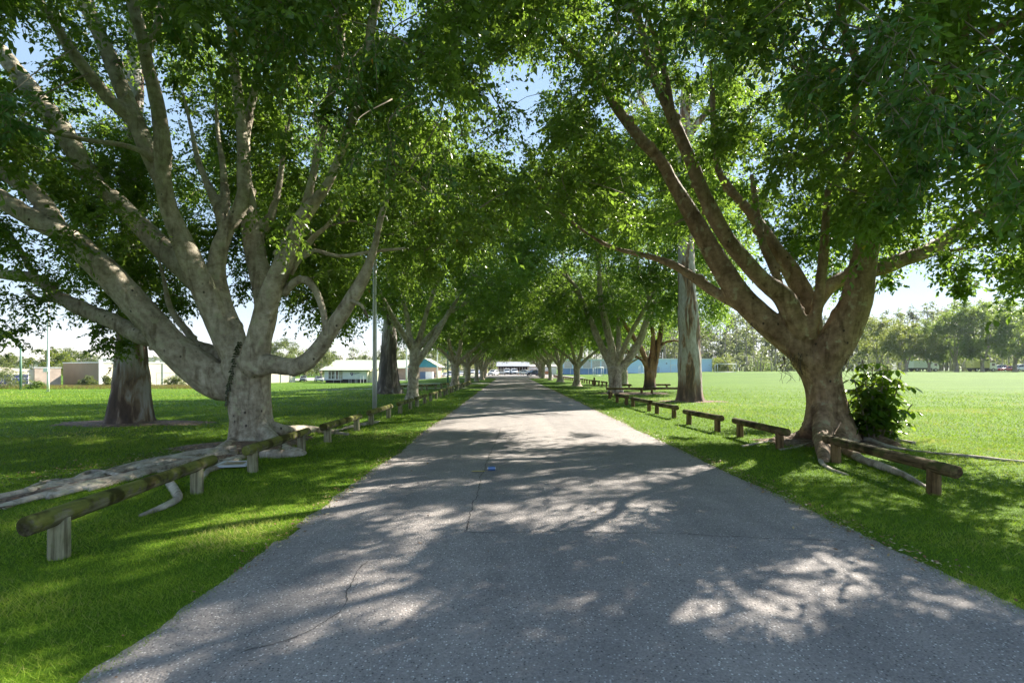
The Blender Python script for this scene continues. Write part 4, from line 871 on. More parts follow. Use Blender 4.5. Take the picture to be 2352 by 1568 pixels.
forms = {
 # tall single stem, fork at 2.8 m
 'tall': gen_fig(31, [[(0, 0, -.1, .5), (0, 0, .25, .34), (.05, 0, 1.2, .29), (.1, 0, 2.1, .29), (.1, 0, 2.9, .28)],
      [(.05, 0, 2.6, .22), (-.15, 0, 3.3, .17), (-.35, .1, 4.6, .15), (-.7, .1, 6.2, .12)], [(.15, 0, 2.7, .2), (.5, -.1, 3.6, .15), (.8, -.3, 4.6, .13), (1.4, -.6, 6.2, .1)],
      [(.2, 0, 1.9, .2), (.7, 0, 2.6, .17), (1.25, .3, 3.5, .16), (1.9, .6, 4.8, .13)], [(.15, .1, 2.6, .18), (.9, .8, 3.6, .14), (1.8, 1.8, 4.8, .1)], [(0, .1, 2.6, .18), (-1, 1, 3.9, .13), (-2.2, 1.7, 5.2, .1)], [(0, -.1, 2.7, .17), (-.6, -1.1, 4.0, .13), (-1.2, -2.3, 5.4, .1)]],
      7.2, 8.0, 8.6, 5.2, 330, 3.9, .16, 24, 16, 'bark_pale', 'leaf_far'),
 # low fork, three heavy stems
 'forked': gen_fig(47, [[(0, 0, -.1, .55), (0, 0, .2, .40), (-.05, 0, .9, .36), (-.08, 0, 1.35, .38)],
      [(-.12, 0, 1.2, .24), (-.5, .1, 2.0, .21), (-1.0, .2, 3.1, .19), (-1.5, .3, 4.4, .16), (-2.2, .2, 5.9, .12)], [(-.05, 0, 1.3, .27), (-.25, -.2, 2.4, .22), (-.55, -.2, 3.6, .2), (-.9, -.3, 5.2, .16), (-1.0, -.5, 7, .1)],
      [(.1, 0, 1.1, .25), (.6, 0, 1.65, .22), (1.25, .1, 2.6, .2), (1.75, .2, 3.9, .17), (2.2, .5, 5.6, .12)], [(0, .15, 1.3, .2), (.4, 1.1, 2.8, .16), (.6, 2.2, 4.6, .11)], [(0, -.1, 1.4, .16), (.5, -1.1, 3.0, .13), (1.3, -2.0, 4.7, .1)]],
      7.0, 7.6, 7.8, 5.0, 330, 3.5, .16, 24, 16, 'bark_far', 'leaf_far'),
 # spreading vase on a short pale stem
 'vase': gen_fig(59, [[(0, 0, -.1, .75), (0, 0, .12, .5), (0, 0, .8, .36), (.0, 0, 1.9, .34), (0, 0, 2.3, .34)],
      [(-.1, 0, 2.1, .2), (-.9, -.1, 3.0, .15), (-2.2, -.2, 3.9, .12), (-3.6, 0, 4.8, .08)], [(0, 0, 2.2, .22), (-.35, .2, 3.3, .17), (-.6, .4, 4.8, .13), (-1.2, .8, 6.4, .1)], [(.05, 0, 2.2, .22), (.4, -.2, 3.4, .18), (.6, -.4, 4.9, .14), (1.0, -.6, 6.6, .1)],
      [(.15, 0, 2.0, .22), (1.0, .1, 2.8, .18), (2.2, .1, 3.8, .14), (3.4, .3, 5.0, .1)], [(0, .15, 2.1, .19), (.6, 1.3, 3.2, .14), (1.0, 2.8, 4.6, .1)], [(0, -.15, 2.1, .18), (-.6, -1.4, 3.4, .14), (-.9, -2.8, 4.7, .1)]],
      7.4, 7.8, 7.9, 4.9, 330, 3.7, .16, 24, 16, 'bark_far', 'leaf_far'),
}
protos = {}
def place_fig(form, x, y, rz, label, s=1.0, group='fig trees lining the avenue', name='fig_tree'):
    trunk, twm, crm, bk, lm = forms[form]
    z = terr(x, y)
    if form not in protos:
        t = thing(name, label, 'tree', (x, y, z), rz, group)
        link('trunk', trunk, M[bk], t); link('twigs', twm, M['twig'], t); link('crown', crm, M[lm], t)
        protos[form] = t
    else:
        src = protos[form]; t = src.copy(); COL.objects.link(t); t.location = (x, y, z); t.rotation_euler = (0, 0, rz)
        for c in src.children:
            d = c.copy(); COL.objects.link(d); d.parent = t
        t['label'] = label; t['group'] = group
    t.scale = (s, s, s)
    return t
place_fig('tall', -5.2, 27.6, 0, 'pale slender fig just beyond the steel light pole, single stem forking high')
place_fig('vase', -4.85, 46, .2, 'pale fig with wide vase shaped limbs, third in the light pole row')
place_fig('vase', -4.5, 56, 2.3, 'smaller pale fig, fourth in the light pole row', .9)
place_fig('tall', -4.3, 68, 1.9, 'dark stemmed fig, fifth in the light pole row', .85)
place_fig('forked', -4.2, 80, 1.1, 'white stemmed fig, sixth in the light pole row', .9)
place_fig('vase', -4.6, 92, 4.2, 'white stemmed fig, seventh in the light pole row', .9)
place_fig('vase', -5.0, 106, 1.2, 'distant white fig at the far end of the light pole row', .9)
place_fig('forked', 7.5, 36, 0, 'fig with three heavy stems from a low fork in the bare soil bed', 1.28)
place_fig('vase', 6.5, 49, 0, 'pale straight stemmed fig over a mat of surface roots, third in the goal side row', .92)
place_fig('vase', 6.5, 65, 3.6, 'spreading pale fig, fourth in the goal side row')
place_fig('tall', 6.3, 78, 2.7, 'white limbed fig, fifth in the goal side row', .95)
place_fig('vase', 6.2, 93, .9, 'white limbed fig, sixth in the goal side row')
place_fig('forked', 6.6, 106, 2.0, 'distant white limbed fig, seventh in the goal side row', .95)
place_fig('vase', 7.2, 121, 5.0, 'last fig of the goal side row by the dark car', .95)
place_fig('tall', -10.5, 120, .5, 'fig shading the car park behind the light pole row', .9, 'trees behind the avenue rows')

# other trees: grown singly from a form of their own
def own_tree(name, label, x, y, stems, dims, zlow, n, leaf, T, K, bark, lm, seed, rc=(.7, 1.2), group=None, gapn=-.15, cat='tree', voxel=.05):
    rx, ry, zc, rz = dims
    trunk, twm, crm, _, _ = gen_fig(seed, stems, rx, ry, zc, rz, n, zlow, leaf, T, K, bark, lm, voxel, rc=rc, gapn=gapn)
    t = thing(name, label, cat, (x, y, terr(x, y)), 0, group)
    link('trunk', trunk, M[bark], t); link('twigs', twm, M['twig'], t); link('crown', crm, M[lm], t); return t
red_stems = [[(0, 0, -.1, .6), (0, 0, .3, .5), (0, 0, 1.0, .46), (0, 0, 1.4, .45)], [(-.15, 0, 1.2, .26), (-.3, 0, 2.2, .22), (-.75, .1, 3.4, .2), (-1.7, .2, 4.8, .16), (-2.6, .3, 6.2, .1)], [(0, 0, 1.3, .26), (.1, 0, 2.4, .21), (.3, .1, 3.8, .18), (.2, .2, 5.6, .14), (.4, .2, 7, .1)],
             [(.2, 0, 1.0, .3), (.45, 0, 2.4, .25), (.75, 0, 3.8, .22), (1.0, .1, 5.4, .16), (1.4, .3, 6.8, .1)], [(.6, 0, 3.2, .12), (1.2, -.2, 3.7, .1), (2.0, -.3, 3.8, .09), (2.8, -.3, 3.5, .06)], [(-.2, 0, 1.6, .13), (-.7, -.3, 2.3, .11), (-1.6, -.4, 2.8, .09)]]
own_tree('paperbark_tree', 'reddish barked tree with several stems behind the tan gum', 11.0, 40, red_stems, (6.5, 6, 8.2, 4.8), 4.2, 130, .15, 20, 14, 'bark_red', 'leaf_far', 71)
own_tree('paperbark_tree', 'slender tree half hidden behind the low forked fig', 12.3, 55, [rot(s, 2.5) for s in red_stems], (5.5, 5.5, 7.6, 4.4), 3.9, 100, .17, 18, 13, 'bark_far', 'leaf_far', 72)
# giant gums: tall bare boles
def bole(pts): return [pts]
own_tree('gum_tree', 'tall gum with tan and white peeling bole at the edge of the soccer field', 9.05, 25.6,
         [[(0, 0, -.1, .85), (0, 0, .1, .74), (0, 0, .9, .62), (-.02, 0, 2.4, .56), (-.1, 0, 4.6, .47), (-.2, 0, 7.5, .41), (-.3, 0, 12, .32), (-.2, 0, 16, .22)], [(-.3, 0, 12, .2), (-1.6, .4, 14, .15), (-2.8, .6, 16.5, .1)], [(-.3, 0, 13, .2), (1.2, -.3, 15, .15), (2.4, .2, 17.5, .1)]],
         (5.5, 5.5, 17, 4.0), 13.2, 90, .14, 16, 12, 'gum_tan', 'leaf_gum', 81, voxel=.06)
own_tree('gum_tree', 'grey gum bole with a dark rough foot standing in a dirt ring', -11.25, 15.25,
         [[(0, 0, -.1, .74), (0, 0, .15, .6), (0, 0, .8, .49), (0, 0, 2.0, .42), (.02, 0, 3.5, .35), (.05, 0, 6, .3), (.1, 0, 10, .24), (.2, 0, 13, .18)], [(.1, 0, 10, .16), (-1.4, .4, 12, .12), (-2.6, .6, 14, .08)], [(.1, 0, 11, .16), (1.2, -.3, 13, .12), (2.2, .2, 15, .08)]],
         (4.5, 4.5, 14.5, 3.2), 11.5, 60, .12, 14, 12, 'gum_grey', 'leaf_gum', 82)
own_tree('gum_tree', 'old shaggy gum bole on the lawn between the light pole and the white fig', -8.0, 34.0,
         [[(0, 0, -.1, 1.15), (0, 0, .15, .95), (0, 0, .8, .7), (0, 0, 2.0, .58), (.05, 0, 3.6, .5), (.1, 0, 6, .4), (.2, 0, 10, .3), (.2, 0, 13, .2)], [(.1, 0, 9, .2), (-1.4, .4, 11, .15), (-2.6, .6, 14, .1)], [(.1, 0, 10, .2), (1.2, -.3, 12, .15), (2.2, .2, 15, .1)]],
         (5, 5, 14.0, 3.6), 10.5, 70, .14, 14, 12, 'gum_old', 'leaf_gum', 83, voxel=.06)
# ------------------------------------------------------------------ more trees, shrubs and the wood
rowA = [[(0, 0, -.1, .5), (0, 0, .3, .36), (0, 0, 1.2, .3), (.05, 0, 1.7, .3)], [(0, 0, 1.5, .2), (-.4, .2, 2.6, .16), (-1.0, .3, 4.4, .12), (-1.4, .4, 6.2, .08)], [(.1, 0, 1.5, .2), (.5, 0, 2.8, .16), (1.0, -.2, 4.6, .12), (1.5, -.4, 6.5, .08)], [(0, .1, 1.6, .18), (.1, .7, 3.0, .14), (.2, 1.2, 5, .1)]]
def copy_tree(src, label, x, y, rz, s, group):
    t = src.copy(); COL.objects.link(t); t.location = (x, y, terr(x, y)); t.rotation_euler = (0, 0, rz); t.scale = (s[0], s[0], s[1])
    for c in src.children:
        d = c.copy(); COL.objects.link(d); d.parent = t
    t['label'] = label; t['group'] = group
    return t
GR = 'paperbark trees along the far side of the soccer field'
ga = own_tree('paperbark_tree', 'golden topped round tree beside the hanging aerial roots, across the field', (2083 - CX) / FPX * 125, 125, rowA, (6.0, 5, 7.2, 5.0), 3.0, 95, .3, 16, 12, 'bark_far', 'leaf_gold', 91, (.9, 1.5), GR)
gb = own_tree('paperbark_tree', 'dark green tree with a short reddish stem, second across the field', (2134 - CX) / FPX * 125, 125, rowA, (4.6, 5, 7.4, 5.2), 2.0, 90, .3, 16, 12, 'bark_far', 'leaf_mela', 92, (.9, 1.4), GR)
copy_tree(gb, 'big domed tree with a stout stem standing alone in its own shadow, across the field', (2197 - CX) / FPX * 124, 124, 1.3, (1.28, 1.32), GR)
copy_tree(gb, 'tall drooping tree in front of the yellow truck', (2256 - CX) / FPX * 123, 123, 3.3, (1.25, 1.33), GR)
copy_tree(gb, 'tall drooping tree beside the red car, at the picture edge', (2331 - CX) / FPX * 125, 125, 4.6, (1.35, 1.4), GR)
copy_tree(ga, 'pale green tree behind the umbrella shrub, across the field', (2020 - CX) / FPX * 135, 135, 2.2, (1.1, 1.2), GR)
copy_tree(gb, 'dark tree further along the same row, partly out of the picture', (2420 - CX) / FPX * 128, 128, .6, (1.3, 1.35), GR)
# left: single trees behind the buildings
g1 = own_tree('round_tree', 'golden green rounded tree behind the small cream building', -112, 125, rowA, (4.0, 4, 4.9, 3.6), 1.5, 60, .3, 14, 12, 'bark_far', 'leaf_gold', 95, (.8, 1.2))
g2 = own_tree('round_tree', 'dark rounded tree behind the beige warehouse', -118, 140, rowA, (5, 4.5, 5.2, 3.9), 1.5, 70, .3, 14, 12, 'bark_far', 'leaf_bush', 96, (.8, 1.3))
g3 = own_tree('gum_tree', 'tall tan crowned gum behind the white clubhouse', -70, 158, rowA, (5.5, 5, 8.6, 4.4), 4.5, 60, .35, 13, 11, 'bark_far', 'leaf_gum', 97, (.8, 1.4))
copy_tree(g2, 'leafy tree growing against the end of the white clubhouse', -50.5, 138, 2.0, (.8, .95), 'trees around the clubhouse')
copy_tree(g2, 'bushy tree leaning over the parked car by the clubhouse', -57, 143, 4.0, (.9, .95), 'trees around the clubhouse')
copy_tree(g3, 'thin gum rising behind the green roofed hall', -44, 190, 1.0, (.9, 1.0), 'gums behind the hall')
copy_tree(g3, 'pale gum behind the teal gable', -30, 196, 2.5, (.9, .95), 'gums behind the hall')
copy_tree(g3, 'pale gum behind the cars, right of the teal gable', -19, 222, 4.1, (1.0, 1.1), 'gums behind the hall')
copy_tree(g2, 'small tree at the picture edge beside the cream building', -98, 99, 4.4, (.62, .72), 'trees by the cream building')
# conifer
cf = thing('norfolk_pine', 'small dark conifer behind the white floodlight pole', 'tree', (-116, 130, terr(-116, 130)))
bm = bmesh.new(); cyl(bm, (0, 0, 0), (0, 0, 9), .18, .05, 8); obj('trunk', bm, M['bark_far'], cf, True)
cc = np.array([(math.cos(k * 2.4) * q * .5, math.sin(k * 2.4) * q * .5, 9.2 - q * 1.6, .25 + q * .22) for q in np.linspace(.2, 4, 9) for k in range(4)])
crown('crown', cc, (0, 0, 5), 8, 9, .25, .07, 5, M['leaf_bush'], cf)
def shrub(name, label, x, y, rad, h, n, leaf, m, seed, group=None):
    g = np.random.default_rng(seed); c = np.stack([g.normal(0, rad * .42, n), g.normal(0, rad * .42, n), g.uniform(.12, .9, n) * h, g.uniform(.28, .5, n) * rad], 1)
    c[:, 2] *= 1 - .45 * np.minimum(1, (np.hypot(c[:, 0], c[:, 1]) / rad) ** 2)
    t = thing(name, label, 'shrub', (x, y, terr(x, y)), 0, group)
    st = [[(random.uniform(-.1, .1), random.uniform(-.1, .1), -.05, .04), (q[0] * .5, q[1] * .5, q[2] * .6, .025), (q[0], q[1], q[2], .01)] for q in c[:max(6, n // 3)]]
    link('stems', tube_mesh('stems', st, 5, .4), M['twig'], t)
    crown('foliage', c, (0, 0, h * .3), 12, 10, leaf, leaf * .5, seed, M[m], t); return t
GS = 'shrubs in front of the warehouse'
for (px, Y, rad, h, lab, sd_) in ((10, 84, 2.6, 4.2, 'large pale bush covering the end of the cream building', 1), (203, 91, 1.5, 2.3, 'dark shrub below the shaded end wall of the warehouse', 2), (246, 93, .8, 2.4, 'thin sapling against the warehouse wall', 3), (315, 93, 1.9, 2.0, 'arching shrub against the warehouse wall', 4), (401, 95, 1.6, 2.2, 'rounded shrub at the mesh fence', 5), (85, 84, 1.2, 1.0, 'low shrub under the blue windows', 6)):
    shrub('shrub', lab, (px - CX) / FPX * Y, Y, rad, h, 26, .24, 'leaf_bush' if sd_ != 6 else 'leaf_mela', 100 + sd_, GS)
shrub('shrub', 'pale bushy shrub at the foot of the wood beyond the goal', 62, 150, 3.4, 6.0, 40, .34, 'leaf_gold', 120)
shrub('shrub', 'low dark shrub under the trees beyond the goal', 78, 158, 4.0, 3.2, 40, .34, 'leaf_mela', 121)
shrub('yellow_shrub', 'small yellow shrub by the end of the building at the avenue end', -3.6, 150, .9, 1.5, 14, .22, 'leaf_gold', 122)
# weeds below the warehouse
n = 26000; x = rng.uniform(-98, -50, n); y = 82 + 9 * rng.random(n) + (x + 98) * .07; h = rng.uniform(.15, .75, n); a = rng.uniform(0, 6.28, n); le = rng.uniform(0, .5, n)
zt = np.array([terr(p, q) for p, q in zip(x, y)]); base = np.stack([x, y, zt - .02], 1); d = np.stack([np.cos(a), np.sin(a) * 0, a * 0], 1) * .06
tip = base + np.stack([np.cos(a) * le * h, np.sin(a) * le * h, h], 1)
M['weed'] = leaf_mat('weed', (.12, .13, .03), (.28, .2, .08), (.3, .25, .08), .3)
tag(link('weeds', np_mesh('weeds', np.stack([base - d, base + d, tip], 1).reshape(-1, 3), np.arange(3*n).reshape(-1, 3), 3, rng.random(n)), M['weed']), 'rough brown and green weeds along the warehouse side of the field', 'weeds', kind='stuff')
# the wood
M['leaf_wood'] = leaf_mat('wood_leaf', (.035, .06, .025), (.10, .125, .045), (.26, .32, .08), .5)
def wood(name, label, xs, ys, hs, ntree, leaf, T, K, seed, low=.35, cw=3.2):
    g = np.random.default_rng(seed); cl = []; trunks = []
    for _ in range(ntree):
        x = g.uniform(*xs); y = g.uniform(*ys); z = terr(x, y); h = g.uniform(*hs)
        trunks.append([(x, y, z - .3, .28), (x + g.normal(0, .3), y, z + h * .5, .2), (x + g.normal(0, .8), y, z + h * .93, .07)])
        for _ in range(int(h * .55)):
            u = g.uniform(low, 1.0); s = cw * (1.15 - .6 * u)
            cl.append((x + g.normal(0, s * .5), y + g.normal(0, s * .5), z + h * u, g.uniform(1.1, 2.2)))
    V, F, t = leaf_sprays(np.array(cl), ((xs[0] + xs[1]) / 2, (ys[0] + ys[1]) / 2, 5), T, K, leaf, leaf * .5, seed)
    o = tag(link(name, np_mesh(name, V, F, 3, t), M['leaf_wood']), label, 'wood', kind='stuff')
    link('trunks', tube_mesh('trunks', trunks, 6, 4), M['bark_far'], o)['kind'] = 'stuff'
    return o
wood('wood', 'hazy eucalypt wood behind the blue sheds and the soccer goal', (40, 235), (175, 225), (14, 26), 260, .7, 10, 9, 5, .12)
wood('wood', 'distant line of pale gums beyond the hall and car park', (-150, 5), (235, 290), (8, 15), 170, .7, 9, 8, 6, .2)
wood('wood', 'dense trees closing the avenue behind the far building', (-12, 42), (186, 210), (11, 18), 42, .5, 10, 9, 8, .15)
wood('wood', 'low distant trees on the skyline behind the warehouse', (-330, -140), (250, 330), (6, 11), 90, .7, 8, 7, 9, .2)
# hills
hx = np.linspace(-1600, 1600, 60); hv = []
for x_ in hx:
    hh = 14 + 22 * (noise.noise(Vector((x_ * .0022, 1.7, 0))) + .55) + (10 if x_ > 200 else 0)
    for dy, k in ((-160, 0), (-60, .7), (0, 1), (150, .4)): hv.append((x_, 1150 + dy, -3 + hh * k))
hf = [(i*4+j, (i+1)*4+j, (i+1)*4+j+1, i*4+j+1) for i in range(59) for j in range(3)]
tag(link('hills', np_mesh('hills', np.array(hv), np.array(hf), 4, smooth=True), plain('wooded_hill', (.07, .09, .055), .95, 0, .35, .02)), 'low blue ridge on the horizon', 'hills', kind='structure')

# ------------------------------------------------------------------ umbrella shrub at the brown fig
us = thing('umbrella_shrub', 'glossy umbrella shrub with big backlit leaves beside the brown fig trunk', 'shrub', (8.05, 11.25, 0))
stems, Vs, Fs, ts, nb = [], [], [], [], 0
g = np.random.default_rng(12)
for k in range(19):
    a = g.uniform(0, 6.28); s = g.uniform(.05, .66); top = g.uniform(1.0, 2.0) * (1 - .28 * s)
    stems.append([(math.cos(a) * .1, math.sin(a) * .1, -.05, .02), (math.cos(a) * s * .6, math.sin(a) * s * .6, top * .5, .016), (math.cos(a) * s, math.sin(a) * s, top, .010)])
    C = catmull(stems[-1], .1)
    for q in range(int(top * 9)):
        i = int(len(C) * (.12 + .88 * (q + 1) / (top * 9 + 1))); p = C[min(i, len(C) - 1), :3]
        b = q * 2.4 + g.normal(0, .4); pl = g.uniform(.14, .30); e = p + np.array([math.cos(b) * pl, math.sin(b) * pl, g.uniform(.02, .14)])
        stems.append([(*p, .006), (*((p + e) / 2 + [0, 0, .03]), .005), (*e, .004)])
        for j in range(6):
            th = j * 1.05 + g.normal(0, .2); ax = np.array([math.cos(th), math.sin(th), -g.uniform(.15, .8)]); ax /= np.linalg.norm(ax); L = g.uniform(.17, .27); W = L * .40
            wv = np.cross(ax, [0, 0, 1]); wv /= np.linalg.norm(wv); nn = np.cross(wv, ax); nn *= np.sign(nn[2] + 1e-6)
            o_ = e + ax * .03
            Vs += [o_, o_ + ax*L*.3 + wv*W*.38 + nn*.012, o_ + ax*L*.66 + wv*W*.5 - nn*.0, o_ + ax*L - nn*.03, o_ + ax*L*.66 - wv*W*.5, o_ + ax*L*.3 - wv*W*.38 + nn*.012, o_ + ax*L*.5 - nn*.012]
            Fs += [[nb, nb+1, nb+6], [nb+1, nb+2, nb+6], [nb+2, nb+3, nb+6], [nb+3, nb+4, nb+6], [nb+4, nb+5, nb+6], [nb+5, nb, nb+6]]; ts += [np.clip(g.normal(.5, .25), 0, .97)] * 6; nb += 7
link('stems', tube_mesh('stems', stems, 6, .12), M['twig'], us)
link('foliage', np_mesh('foliage', np.array(Vs), np.array(Fs), 3, np.array(ts)), M['leaf_shrub'], us)
# creeper on the pale fig: leaves set on the bark itself
bvh = BVHTree.FromPolygons([(v.co + O)[:] for v in trunkL.data.vertices], [p.vertices[:] for p in trunkL.data.polygons])
vine = thing('climbing_vine', 'dark small leaved creeper climbing the pale fig trunk', 'creeper', tuple(O))
Vs, Fs, ts, stem = [], [], [], []; nb = 0
for i, (px, py) in enumerate([(523 + 34 * max(0, (k - 5) / 30) ** 1.2 + random.uniform(-2, 2), 948 - k * 5.4) for k in range(31)]):
    dr = (at(px, py, 10) - Vector((0, 0, EYE))).normalized(); hit = bvh.ray_cast(Vector((0, 0, EYE)), dr)
    if hit[0] is None: continue
    p, nn = hit[0] - O, hit[1]; up = (Vector((0, 0, 1)) - nn * nn.z).normalized(); sd2 = up.cross(nn); stem.append((*(p + nn * .01), .006))
    for s in (-1, 1):
        ax = (sd2 * s * 1.0 - up * .55 + nn * .45).normalized(); L = random.uniform(.05, .10); wv = ax.cross(nn).normalized(); b = p + nn * .02
        Vs += [b, b + ax*L*.35 + wv*L*.38, b + ax*L, b + ax*L*.35 - wv*L*.38]; Fs += [[nb, nb+1, nb+2], [nb, nb+2, nb+3]]; ts += [random.random()] * 2; nb += 4
link('vine_leaves', np_mesh('vine_leaves', np.array([tuple(v) for v in Vs]), np.array(Fs), 3, np.array(ts)), M['vine'], vine)
link('vine_stem', tube_mesh('vine_stem', [stem], 5, .1), M['twig'], vine)

# ------------------------------------------------------------------ small things on the ground
pq = thing('ground_plaque', 'white framed plaque lying in the grass among the fig roots', 'plaque', (*gp(538, 1071), .03), R(12))
obj('frame', B((-.24, .24, -.22, -.15, 0, .03), (-.24, .24, .15, .22, 0, .03), (-.24, -.17, -.149, .149, 0, .03), (.17, .24, -.149, .149, 0, .03)), plain('grey_white_metal', (.5, .52, .54), .5), pq)
obj('panel', B((-.17, .17, -.15, .15, 0, .022)), plain('brass_panel', (.28, .23, .12), .5, .3, .3, 8), pq)
def can(x, y, rz):
    t = thing('drink_can', 'crushed blue drink can lying on the road by the crack', 'can', (x, y, road_z(x) + .033), rz)
    bm = bmesh.new(); cyl(bm, (-.055, 0, 0), (.055, 0, 0), .031, .031, 16, .18, 8); obj('body', bm, paint('blue_can', (.08, .17, .38)), t, True)
    for s in (-1, 1):
        bm = bmesh.new(); cyl(bm, (s * .055, 0, 0), (s * .064, 0, .002), .031, .026, 16); obj('end', bm, M['alloy'], t, True)
can(*gp(1129, 1084), R(8))
wp = thing('wrapper', 'flattened yellow wrapper on the road beside the blue can', 'wrapper', (*gp(1098, 1087), road_z(gp(1098, 1087)[0]) + .006), R(4))
bm = bmesh.new(); vs = [[bm.verts.new((-.1 + .2 * i / 6, -.03 + .06 * j / 3, .012 * random.random() + .006 * (j == 1))) for j in range(4)] for i in range(7)]
for i in range(6):
    for j in range(3): bm.faces.new((vs[i][j], vs[i+1][j], vs[i+1][j+1], vs[i][j+1]))
obj('paper', bm, plain('yellow_paper', (.42, .34, .12), .6), wp)
bd = thing('bollard', 'short dark bollard on the lawn among the far rails', 'bollard', (8.5, 51, 0)); bm = bmesh.new(); cyl(bm, (0, 0, -.1), (0, 0, .8), .1, .09, 12, .03, 3, .2); obj('post', bm, M['post_brown'], bd, True)
bd = None

# ------------------------------------------------------------------ goals
def goal(x, y, wdt, h, dep, label, rz=0):
    t = thing('soccer_goal', label, 'goal', (x, y, terr(x, y)), rz)
    def bar(name, *segs):
        bm = bmesh.new()
        for a, b in segs: cyl(bm, a, b, .06, .06, 8)
        obj(name, bm, M['white'], t, True)
    bar('upright', ((-wdt/2, 0, 0), (-wdt/2, 0, h))); bar('upright', ((wdt/2, 0, 0), (wdt/2, 0, h)))
    bar('crossbar', ((-wdt/2, 0, h), (wdt/2, 0, h)))
    bar('back_frame', ((-wdt/2, 0, h), (-wdt/2, dep, h * .9)), ((wdt/2, 0, h), (wdt/2, dep, h * .9)), ((-wdt/2, dep, h * .9), (-wdt/2, dep, 0)), ((wdt/2, dep, h * .9), (wdt/2, dep, 0)), ((-wdt/2, 0, .08), (-wdt/2, dep, .08)), ((wdt/2, 0, .08), (wdt/2, dep, .08)), ((-wdt/2, dep, .08), (wdt/2, dep, .08)))
goal(55.3, 130, 4.7, 2.1, 1.6, 'white soccer goal in front of the wood')
goal(20.8, 118, 2.1, 2.0, 1.0, 'small white goal frame in front of the louvred blue building', .3)
goal(36.5, 140, 1.3, 2.2, .8, 'narrow white goal frame leaning by the blue shed', .2)

# ------------------------------------------------------------------ buildings
def part(name, m, t, *bx): return obj(name, B(*bx), m, t)
cream = plain('cream_render', (.78, .68, .56), .85, 0, .06, .4); tan = plain('shaded_render', (.34, .26, .17), .85, 0, .08, .4); brick = plain('tan_brick', (.42, .30, .21), .9, 0, .15, 1.2)  # tan: shade of the warehouse end wall put into the colour
# beige warehouse: lit long wall and end wall with its shade painted brown, local x runs along the lit wall
wh = thing('warehouse', 'long beige warehouse with an end wall coloured brown for shade', 'warehouse', (-76, 95, -1.7), math.atan2(.85, .5))
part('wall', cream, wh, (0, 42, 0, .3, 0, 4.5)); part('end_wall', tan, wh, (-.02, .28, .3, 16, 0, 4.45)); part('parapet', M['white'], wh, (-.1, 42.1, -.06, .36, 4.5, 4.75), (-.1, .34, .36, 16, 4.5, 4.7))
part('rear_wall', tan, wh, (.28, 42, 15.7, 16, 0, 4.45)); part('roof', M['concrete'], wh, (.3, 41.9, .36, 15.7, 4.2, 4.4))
part('corner_pillar', M['white'], wh, (-.12, .5, -.12, .0, 0, 5.2))
for k in range(1, 16): part('downpipe', M['steel'], wh, (k * 2.7 - .05, k * 2.7 + .05, -.1, -.002, 0, 4.5))
for k in range(5): part('roof_vent', M['white'], wh, (2 + k * 4.3, 2.5 + k * 4.3, 2, 2.5, 4.4, 5.1 + .2 * (k % 2)))
cb = thing('small_building', 'small cream building with a sloping parapet and blue windows', 'building', (-91.5, 84.0, -1.6), math.atan2(.85, .5))
bm = bmesh.new(); prism(bm, [(-4, 0), (10.4, 0), (10.4, 3.2), (8, 3.35), (-4, 4.9)], 'y', 0, .3); obj('wall', bm, cream, cb)
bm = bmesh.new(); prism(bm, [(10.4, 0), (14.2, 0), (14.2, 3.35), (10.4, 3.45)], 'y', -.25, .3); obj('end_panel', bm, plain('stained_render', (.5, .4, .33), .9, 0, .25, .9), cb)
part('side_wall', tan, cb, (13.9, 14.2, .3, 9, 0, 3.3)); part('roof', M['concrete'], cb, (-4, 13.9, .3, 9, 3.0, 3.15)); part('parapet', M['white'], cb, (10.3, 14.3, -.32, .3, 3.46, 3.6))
for k in range(8):
    wx = 1.2 + k * 1.13; wd = part('window', M['white'], cb, (wx - .56, wx + .56, -.05, -.002, .55, 2.35)); 
    part('pane', M['glass_blue'] if k > 3 or k == 1 else M['glass'], wd, (wx - .47, wx + .47, -.08, -.052, .65, 1.6), (wx - .47, wx + .47, -.08, -.052, 1.72, 2.25))
# mesh fence
fe = thing('mesh_fence', 'tall wire mesh fence at the edge of the far lawn', 'fence', (-66, 96, terr(-66, 96)), .25)
for k in range(9): part('post', M['steel'], fe, (k * 2.2 - .05, k * 2.2 + .05, -.05, .05, 0, 2.7))
bm = bmesh.new()
for z in (.1, 1.4, 2.65): box(bm, .06, 17.54, -.025, .025, z - .03, z + .03)
for k in range(44): box(bm, .2 + k * .4, .22 + k * .4, -.012, .012, .14, 2.6)
obj('mesh', bm, M['steel'], fe)
# clubhouse
ch = thing('clubhouse', 'white clubhouse with a pale green roof raised over a dark underfloor', 'clubhouse', (-45, 125, -1.75))
clad = cladding('white_weatherboard', (.66, .70, .73), 3.0, 'z', .03, .3); groof = cladding('pale_green_roof', (.52, .56, .40), 2.2, 'x', .05, .3); ccream = cladding('cream_cladding', (.66, .62, .48), 2.4, 'y', .03)
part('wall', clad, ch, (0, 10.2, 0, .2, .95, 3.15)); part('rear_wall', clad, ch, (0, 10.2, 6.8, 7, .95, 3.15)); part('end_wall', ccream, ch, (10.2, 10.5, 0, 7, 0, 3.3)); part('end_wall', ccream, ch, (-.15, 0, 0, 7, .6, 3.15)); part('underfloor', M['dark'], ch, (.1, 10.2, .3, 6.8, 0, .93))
part('side_annex', ccream, ch, (10.5, 12.6, 1.2, 6, 0, 2.95))
bm = bmesh.new(); prism(bm, [(-.9, 3.05), (3.5, 3.95), (7.9, 3.05), (7.9, 3.2), (3.5, 4.1), (-.9, 3.2)], 'x', -1.0, 11.3); obj('roof', bm, groof, ch)
part('fascia', M['dark'], ch, (-1.0, 11.3, -.98, -.905, 2.96, 3.14))
